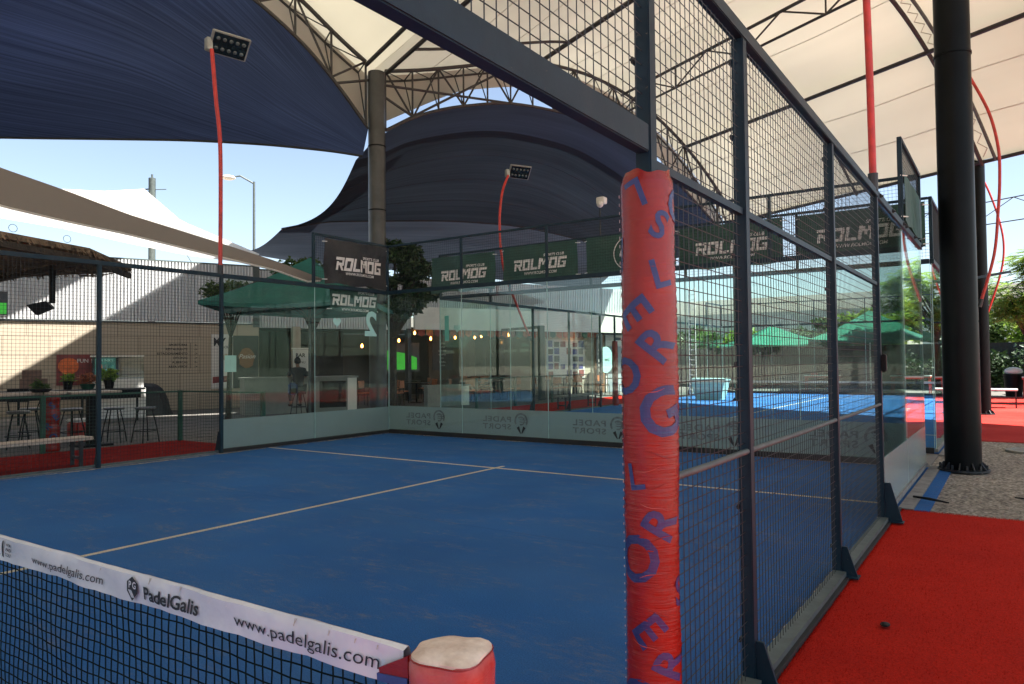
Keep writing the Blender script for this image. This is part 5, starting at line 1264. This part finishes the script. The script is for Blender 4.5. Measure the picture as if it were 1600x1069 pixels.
body_r = [(.15, .12), (.145, .11), (.165, .11), (.16, .10), .055, .052, .085, .075, .062, .046, .034, .03, .062, .046, .034, .03, .09, .068, .045, .042, .035, .09, .068, .045, .042, .035]
grow('body', body_pts, body_e, body_r, 'skin', T)
shirt_i = [0, 1, 2, 3, 4, 8, 9, 12, 13]; mp = {v: i for i, v in enumerate(shirt_i)}
grow('shirt', [body_pts[i] for i in shirt_i], [(mp[a], mp[b]) for a, b in body_e if a in mp and b in mp], [((r[0]+.015, r[1]+.015) if isinstance(r, tuple) else r+.014) for r in [body_r[i] for i in shirt_i]], 'shirt', T)
tr_i = [0, 16, 17, 18, 21, 22, 23]; mp = {v: i for i, v in enumerate(tr_i)}
grow('trousers', [body_pts[i] for i in tr_i], [(mp[a], mp[b]) for a, b in body_e if a in mp and b in mp], [((r[0]+.012, r[1]+.03) if isinstance(r, tuple) else r+.014) for r in [body_r[i] for i in tr_i]], 'trousers', T)
m = MB(); m.ball((0, .135, 1.60), .105, 16, (.9, 1.0, 1.05)); obj('hair', m, 'hair', T, smooth=True)
m = MB()
for sx in (-1, 1): m.ball((sx*.088, .16, 1.56), .022, 8, (.5, .8, 1.3))
obj('ears', m, 'skin', T, smooth=True)
m = MB(); m.ball((0, .262, 1.56), .016, 8, (.8, 1.4, 1.2)); obj('nose', m, 'skin', T, smooth=True)
for sx in (-1, 1):
    m = MB(); m.ball((sx*.035, .235, 1.585), .012, 8); obj('eye', m, 'white_paint', T, smooth=True)
    m = MB()
    for f in range(5):
        x = sx*.17+(f-2)*.016*1.0; L_ = (.055, .07, .075, .07, .055)[f]
        if f == (0 if sx > 0 else 4): m.tube([(x-sx*.01, .50, 1.133), (x-sx*.035, .53, 1.13), (x-sx*.04, .555, 1.125)], [.010, .009, .007], 6)
        else: m.tube([(x, .52, 1.133), (x, .52+L_*.6, 1.138), (x, .52+L_, 1.125)], [.009, .008, .006], 6)
    m.ball((sx*.17, .51, 1.132), .038, 10, (1, 1.2, .5)); obj('hand', m, 'skin', T, smooth=True)
    m = MB(); m.bbox((sx*.14-.045, .29, .235), (sx*.14+.045, .54, .30), .02); obj('shoe', m, 'black', T, smooth=True)
T = thing('backpack', 'blue and black bag hanging at the back of the seated person', 'bag', PZ+E1*(-.26)+E2*.28+Vector((0, 0, .62)), rz=atan2(-E2.y, -E2.x)-pi/2)
m = MB().bbox((-.13, -.09, -.02), (.13, .09, .34), .05); obj('bag_body', m, 'bag', T, smooth=True); m = MB().bbox((-.1, -.125, .02), (.1, -.088, .18), .02); obj('front_pocket', m, 'black', T, smooth=True)
m = MB(); m.tube([(-.05, .0, .33), (0, .04, .44), (.05, .0, .33)], .012, 6); obj('strap', m, 'black', T)

# ================================================================ BAR FURNITURE
def stool(label, loc, rz, h=.69, back=False, group='bar stools on the left'):
    T = thing('bar_stool', label, 'bar stool', loc, rz=rz, group=group)
    m = MB(); m.lathe((0, 0, 0), [(.17, h-.05), (.19, h-.03), (.19, h-.012), (.17, h)], 20); obj('seat', m, 'stool_seat', T, smooth=True)
    for k in range(4):
        a = pi/4+k*pi/2; d = Vector((cos(a), sin(a), 0)); m = MB(); m.tube([d*.12+Vector((0, 0, h-.05)), d*.2+Vector((0, 0, h*.45)), d*.25], .012, 7); obj('leg', m, 'black', T)
    m = MB(); m.tube([(.205*cos(i*pi/10), .205*sin(i*pi/10), h*.33) for i in range(20)], .009, 6, closed=True); obj('foot_ring', m, 'black', T)
    if back:
        for sx in (-1, 1): m = MB(); m.tube([(sx*.14, -.12, h-.03), (sx*.16, -.19, h+.2), (sx*.16, -.22, h+.36)], .012, 6); obj('back_upright', m, 'black', T)
        m = MB(); rows = [[(x/10*.17, -.22-.03*(1-(x/10)**2)+(.02 if z else 0), h+.15+z*.25) for x in range(-10, 11)] for z in (0, 1)]; m.sheet(rows, .02); obj('backrest', m, 'black', T)
    return T
std('stool_seat', (.10, .10, .10), .35, var=.2)
s1 = stool('black bar stool with round seat, right of the red padded table leg', (-9.0, 5.45, -.01), .3)
sb1 = stool('black bar chair with backrest left of the red padded table leg', (-9.05, 4.55, -.01), radians(-110), back=True)
dup(s1, (-8.5, 6.0, -.01), .8, 'bar stool just right of the slim fence post, left one of the pair'); dup(s1, (-8.0, 6.35, -.01), .1, 'bar stool in front of the black cover, right one of the pair')
dup(sb1, (-9.3, 3.95, -.01), radians(-100), 'bar chair with backrest at the left edge of the frame'); dup(sb1, (-9.9, 5.1, -.01), radians(150), 'bar chair with backrest behind the pale table top')
d_ = dup(s1, PZ, .4, 'bar stool right under the seated person'); 
T = thing('bar_table', 'long pale bar table on a red padded leg at the left edge', 'table', (-8.1, 3.6, 0), world=True)
m = MB().bbox((-8.5, 1.2, .99), (-7.88, 4.86, 1.045), .012); obj('table_top', m, 'light_wood', T)
m = MB(); vs = []
for i in range(40): z = .0+i*.99/39; vs.append(((.125+.006*sin(z*22)+.004*sin(z*50)), z))
m.lathe((-7.98, 4.66, 0), vs, 22); lg = obj('padded_leg', m, 'pad_red', T, smooth=True)
m = MB()
for k, (z, a, ch) in enumerate([(.8, 0, 'S'), (.6, .5, 'E'), (.45, -.4, 'R'), (.25, .2, 'O')]): wraptext(m, ch, -7.98, 4.66, .133, z, radians(-25)+a, .13, .6, .04)
obj('blue_lettering', m, 'pad_blue', lg)
m = MB(); m.cyl((-8.3, 1.6, 0), .05, 0, .99, 12); obj('leg', m, 'black', T)
T = thing('bar_table', 'small high bar table with black leg, beside the slim fence post', 'table', (-8.25, 5.4, 0), world=True)
m = MB().bbox((-8.65, 4.98, .98), (-8.0, 5.9, 1.02), .01); obj('table_top', m, 'light_wood', T); m = MB(); m.box((-8.34, 5.4, -.01), (-8.2, 5.54, .98)); m.bbox((-8.55, 5.2, -.01), (-8.0, 5.75, .03), .01); obj('leg', m, 'black', T)
def bench(label, x0, y0, x1, y1, h, group=None, top='light_wood'):
    T = thing('bench', label, 'bench', ((x0+x1)/2, (y0+y1)/2, 0), world=True, group=group)
    m = MB().bbox((x0, y0, h-.05), (x1, y1, h), .008); obj('seat', m, top, T)
    for y in (y0+.06, y1-.18):
        m = MB(); m.box((x0+.03, y, 0), (x0+.07, y+.045, h-.051)); m.box((x1-.07, y, 0), (x1-.03, y+.045, h-.051)); m.box((x0+.071, y, .10), (x1-.071, y+.045, .14)); obj('leg_frame', m, 'steel_dark', T)
    return T
bench('long low bench on the red carpet at the left, outside the mesh fence', -5.75, 1.6, -5.38, 4.12, .43, 'benches beside the courts')
bench('low dark bench on the red carpet of the far court, behind the glass', -5.75, 18.1, -5.38, 20.3, .43, 'benches beside the courts', 'stone_counter')
bench('white topped bench standing in the sun right of the thick column', 5.3, 24.3, 6.1, 24.9, .55, 'benches beside the courts', 'white_paint')
# long black counter with plants in front of the block wall
T = thing('serving_counter', 'long black serving counter before the block wall', 'counter', (-12.5, 6.3, 0), world=True)
obj('body', gbox(-9.4, -5.2, -4.6, -4.1, .62, .84), 'black', T)
for s_ in (-9.35, -8.0, -6.6, -5.3): obj('leg', gbox(s_, s_+.06, -4.4, -4.34, -.01, .619), 'black', T)
obj('counter_top', gbox(-9.5, -5.1, -4.7, -4.0, .841, .88), 'steel_dark', T)
def pot(label, s, t, z, r, h, n, lm, spread, size, seed, potm='black', el=2.4):
    p = G(s, t, z); T = thing('potted_plant', label, 'plant', p, world=True)
    m = MB(); m.lathe(p, [(r*.75, 0), (r, h), (r*1.08, h), (r*1.08, h+.02), (r*.9, h+.02)], 16); obj('pot', m, potm, T, smooth=True)
    m = MB()
    for k in range(7): a = k*.9; m.tube([p+Vector((0, 0, h)), p+Vector((spread*.5*cos(a), spread*.5*sin(a), h+spread*.9))], .006, 4)
    obj('stems', m, 'green_paint', T)
    m = MB(); leaf_cloud(m, [((p.x, p.y, p.z+h+spread*.75), (spread, spread, spread*.8))], n, size, el, .1, seed); obj('leaves', m, lm, T); return T
pot('bright green leafy plant in a black pot on the serving counter', -5.95, -4.3, .88, .13, .22, 150, 'leaf_light', .19, .075, 1)
pot('small leafy plant in a black pot, left on the serving counter', -6.9, -4.35, .88, .12, .2, 80, 'leaf_light', .15, .07, 2)
pot('reddish flowering plant between the two green ones on the counter', -6.45, -4.35, .88, .18, .12, 180, 'leaf_red', .2, .06, 3, 'green_paint')
pot('drooping green herbs in a low tray on the pale bar table', -7.4, 3.2, 1.046, .16, .04, 90, 'leaf_mid', .09, .05, 4, 'black')
T = thing('cardboard_box', 'brown taped boxes stacked at the left edge on the serving counter', 'box', G(-7.6, -4.35, .88), world=True)
m = MB(); m.obox(G(-7.95, -4.5, .88), E1*.6, E2*.35, Vector((0, 0, .3))); obj('lower_box', m, 'brown_box', T); m = MB(); m.obox(G(-7.9, -4.48, 1.181), E1*.42, E2*.3, Vector((0, 0, .22))); obj('upper_box', m, 'brown_box', T)
T = thing('display_case', 'white rounded glass food display case in front of the block wall', 'display case', G(-6.0, -5.5, 0), world=True)
c0 = G(-6.0, -5.9, .0)
obj('base', gbox(-6.35, -4.95, -6.2, -5.5, -.01, .85), 'white_paint', T); obj('lower_door', gbox(-6.30, -5.0, -5.499, -5.48, .15, 1.12), 'white_paint', T)
m = MB(); m.prism([G(-6.30, -6.2, 1.121), G(-6.30, -5.5, 1.121), G(-6.30, -5.55, 1.5), G(-6.30, -5.72, 1.72), G(-6.30, -6.2, 1.75)], E1*1.3); obj('glass_hood', m, 'glass', T)
m = MB(); m.obox(G(-6.33, -6.22, 1.751), E1*1.36, E2*.5, Vector((0, 0, .04))); obj('lid', m, 'white_paint', T)
m = MB(); m.obox(G(-6.28, -6.15, 1.122), E1*1.26, E2*.6, Vector((0, 0, .03))); obj('tray', m, 'lamp_body', T)
T = thing('red_cooler', 'red cool box under the small bar table', 'box', (-9.3, 5.75, 0), world=True)
m = MB().bbox((-9.55, 5.6, .0), (-9.15, 5.95, .38), .03); obj('body', m, 'red_paint', T, smooth=True); m = MB().bbox((-9.56, 5.59, .381), (-9.14, 5.96, .44), .02); obj('lid', m, 'white_paint', T)
T = thing('covered_stack', 'bulky furniture stack under a black tarpaulin before the wall', 'covered furniture', G(-5.2, -6.5, 0), world=True)
rows = []
for i in range(15):
    a = 2*pi*i/14; rows.append([]); r1 = 1/(abs(cos(a))**4+abs(sin(a))**4)**.25
    for j in range(9):
        z = [0, .2, .42, .62, .78, .88, .93, .95, .95][j]; k = [1.1, 1.03, 1.0, .95, .88, .78, .66, .3, .0001][j]; w_ = 1+.04*sin(a*7+z*3)
        rows[-1].append(G(-5.25+(.92*r1*k*w_)*cos(a)+(.14 if cos(a) > 0 else 0)*(1-z), -6.6+.5*r1*k*w_*sin(a), z+.02*sin(a*5)*(j > 3)))
m = MB(); m.sheet(rows, .006); obj('tarpaulin', m, 'cover_black', T, smooth=True)
# low green mesh railings round the left carpet
def railing(label, pts, h=.97, cell=.06):
    T = thing('low_railing', label, 'railing', pts[0], world=True)
    for i, p in enumerate(pts): x, y = p[:2]; obj('post', MB().box((x-.035, y-.035, -.01), (x+.035, y+.035, h+.02)), 'green_paint', T)
    for a, b in zip(pts, pts[1:]):
        a, b = Vector((*a[:2], 0)), Vector((*b[:2], 0)); d = (b-a); l = d.length; d.normalize(); m = MB(); m.bar(a+d*.04+Vector((0, 0, h)), b-d*.04+Vector((0, 0, h)), .03); obj('top_rail', m, 'green_paint', T)
        m = MB(); m.grid_wires(a+d*.04+Vector((0, 0, .04)), d, (0, 0, 1), l-.08, h-.07, cell, cell, .0022); obj('wire_mesh', m, 'wire_green', T)
railing('low green mesh railing along the left red carpet, behind the bench', [(-7.72, -2.9, 0), (-7.72, -.4, 0), (-7.72, 2.0, 0), (-7.72, 4.4, 0), (-7.65, 6.86, 0), (-5.3, 7.05, 0)])
railing('low dark railing in front of the restaurant tables, seen through the glass', [(-7.9, 16.9, 0), (-8.0, 19.2, 0), (-8.0, 21.6, 0), (-7.9, 24.2, 0)])
# restaurant furniture
def chair(label, loc, rz, mat='orange_wood'):
    T = thing('restaurant_chair', label, 'chair', loc, rz=rz, group='chairs in the restaurant')
    m = MB().bbox((-.2, -.2, .43), (.2, .2, .47), .01); obj('seat', m, mat, T); m = MB().bbox((-.19, -.22, .62), (.19, -.19, .88), .01); obj('backrest', m, mat, T)
    for x in (-.18, .18):
        for y in (-.18, .18): m = MB(); m.tube([(x, y, .43), (x*1.1, y*1.1, 0)], .013, 6); obj('leg', m, 'black', T)
        m = MB(); m.tube([(x, -.18, .44), (x, -.215, .88)], .012, 6); obj('back_upright', m, 'black', T)
    return T
def rtable(label, loc, rz=0):
    T = thing('restaurant_table', label, 'table', loc, rz=rz, group='tables in the restaurant'); m = MB().bbox((-.4, -.4, .73), (.4, .4, .765), .01); obj('table_top', m, 'steel_dark', T)
    m = MB(); m.cyl((0, 0, 0), .035, .02, .73, 10); m.cyl((0, 0, 0), .24, 0, .02, 16); obj('pedestal', m, 'black', T); return T
spots = [(2.6, -6.3), (4.4, -7.2), (6.2, -6.2), (8.0, -7.0), (9.9, -6.2), (11.8, -7.0), (13.4, -6.3), (5.2, -9.6), (8.8, -10), (12.0, -8.2)]
tabs = ['left end', 'second from the left', 'third from the left', 'middle left', 'middle', 'middle right', 'right end', 'inner left', 'inner middle', 'before the photo collage']
ct = rt = None
for k, (s_, t_) in enumerate(spots):
    lab = 'dark restaurant table, %s of the group' % tabs[k]
    if rt is None: rt = rtable(lab, G(s_, t_, -.01), ANG)
    else: dup(rt, G(s_, t_, -.01), .3*k, lab)
    for q, (a, nm) in enumerate([(.3, 'near'), (pi+.2, 'far'), (pi/2, 'side')]):
        if q == 2 and k % 2: continue
        lab = '%s chair of the table at the %s of the restaurant' % (nm, tabs[k]); p = G(s_, t_, -.01)+Vector((cos(a+k), sin(a+k), 0))*.62
        if ct is None: ct = chair(lab, p, a+k+pi/2)
        else: dup(ct, p, a+k+pi/2, lab)
# far furniture beyond the carpets
def trestle(label, x, y, rz=0):
    T = thing('trestle_table', label, 'table', (x, y, -.01), rz=rz, group='red framed tables beyond the carpet')
    m = MB().bbox((-.75, -.4, .72), (.75, .4, .76), .01); obj('table_top', m, 'white_paint', T); m = MB(); m.box((-.74, -.39, .66), (.74, .39, .719)); obj('apron', m, 'red_paint', T)
    for x_ in (-.68, .68):
        for y_ in (-.33, .33): m = MB(); m.tube([(x_, y_, .66), (x_*1.04, y_*1.1, 0)], .02, 6); obj('leg', m, 'red_paint', T)
    m = MB(); m.box((-.5, -.1, .761), (-.2, .15, .86)); obj('folded_cloth', m, 'maroon_pad', T); return T
t1 = trestle('red framed white table at the right edge of the frame', 7.0, 31.9)
for k, (x, y, lab) in enumerate([(2.4, 33.9, 'red framed table behind the glass corner'), (-1.2, 34.2, 'red framed table under the large far parasol'), (9.8, 31.3, 'red framed table right of the frame edge')]): dup(t1, (x, y, -.01), .1*k, lab)
t2 = thing('waste_bin', 'black waste bin with a white bag folded over its rim', 'bin', (6.0, 32.3, -.01))
m = MB(); m.lathe((0, 0, 0), [(.26, 0), (.33, .82), (.34, .86)], 18); obj('bin_body', m, 'black', t2, smooth=True); m = MB(); m.ball((0, 0, .95), .3, 12, (1, 1, .55)); obj('white_bag', m, 'white_paint', t2, smooth=True)
t3 = thing('manhole_cover', 'round concrete manhole cover in the gravel at the right edge', 'manhole', (6.25, 12.75, -.02)); m = MB(); m.lathe((0, 0, 0), [(.38, .0), (.38, .035), (.30, .045), (.29, .03)], 28); obj('ring', m, 'stone_counter', t3); m = MB(); m.cyl((0, 0, .0), .28, 0, .036, 24); obj('lid', m, 'kerb_concrete', t3)
T = thing('carpet_lettering', 'pale worn lettering painted across the far red carpet', 'ground writing', (6.8, 21, 0), world=True)
m = MB(); puttext(m, 'PADEL', (6.95, 20.8, .001), (.0, -1, 0), (1, 0, 0), width=4.2, height=.9, bold=.02); obj('writing', m, 'line_paint', T)
# leaf litter, twigs and small debris on the gravel
rnd = random.Random(21); m = MB()
for k in range(420):
    x, y = rnd.uniform(5.35, 9), rnd.uniform(6.9, 14.0); a = rnd.uniform(0, 6.28); l = rnd.uniform(.01, .035); c = Vector((x, y, -.015)); m.obox(c, (l*cos(a), l*sin(a), .003), (-.4*l*sin(a), .4*l*cos(a), .002), (0, 0, .012))
o = obj('wood_chips', m, 'light_wood'); o['kind'] = 'stuff'
T = thing('dark_stick', 'dark stick lying on the gravel beside the kerb', 'stick', (5.3, 7.3, 0), world=True); m = MB(); m.tube([(5.12, 7.35, .03), (5.28, 7.22, .04), (5.45, 7.2, .02)], [.012, .015, .008], 6); obj('twig', m, 'black', T); 
T = thing('dark_stick', 'thin crooked twig on the gravel further right', 'stick', (6.2, 7.9, 0), world=True); m = MB(); m.tube([(6.0, 8.0, 0), (6.15, 7.85, .015), (6.35, 7.88, 0)], [.008, .011, .006], 6); obj('twig', m, 'black', T)
rnd = random.Random(77); m = MB()
for k in range(26000):
    u = rnd.random()**.8; y = 7.0-6.6*u if rnd.random() < .9 else rnd.uniform(-.5, 6.7); x = 5.083+rnd.random()**1.2*1.9; y = min(y, 6.735)
    if rnd.random() < .12: x = 5.068+rnd.random()*.03
    if rnd.random() < .05: y = 6.715+rnd.random()*.03
    a = rnd.uniform(0, 6.28); h = rnd.uniform(.007, .015); w_ = .0016; dx, dy = cos(a)*w_, sin(a)*w_
    m.add([(x-dx, y-dy, -.005), (x+dx, y+dy, -.005), (x+rnd.gauss(0, .005), y+rnd.gauss(0, .005), -.005+h)], [(0, 1, 2)])
o = obj('red_turf_blades', m, 'turf_red'); o['kind'] = 'stuff'

# sand drifted along the foot of the walls
rnd = random.Random(5)
def drift(p, q, nrm, w0, w1, mat='sand'):
    p, q, nrm = Vector(p), Vector(q), Vector(nrm); n = int((q-p).length/.05); m = MB(); a = []; b = []
    w_ = w0
    for i in range(n+1):
        w_ = min(w1, max(w0, w_+rnd.gauss(0, .012))); c = p.lerp(q, i/n); a.append(c); b.append(c+nrm*w_)
    m.add(a+b+[v-Vector((0, 0, .01)) for v in a+b], [(i, i+1, n+2+i, n+1+i) for i in range(n)]); o = obj('sand_drift', m, mat); o['kind'] = 'stuff'
drift((-4.965, 2, .003), (-4.965, 9.96, .003), (1, 0, 0), .015, .10); drift((-4.96, 9.955, .0035), (4.96, 9.955, .0035), (0, -1, 0), .01, .07); drift((4.965, 1.2, .003), (4.965, 9.9, .003), (-1, 0, 0), .004, .03)
o = tag(obj('black_lump', MB().ball((5.40, 3.14, .014), .026, 10, (1, 1.5, .35)), 'black', loc=(5.40, 3.14, 0)), 'tiny black lump on the near red carpet', 'debris')
# bolts and mesh clips on the near fence posts
fence = next(o for o in bpy.data.objects if o.name == 'court_fence')
for k in (4, 6, 8, 9.06):
    for z in (.2, .8, 1.45, 1.95, 2.5, 2.85):
        y = 10-k; m = MB(); m.box((4.962, y-.034, z), (4.970, y+.034, z+.022)); m.tube([(4.966, y-.029, z+.011), (4.966, y-.037, z+.011)], .007, 6); o = obj('mesh_clip', m, 'steel_dark'); 
        o.parent = fence; o.location = -fence.location
for o in bpy.data.objects:
    if '_o' in o: del o['_o']
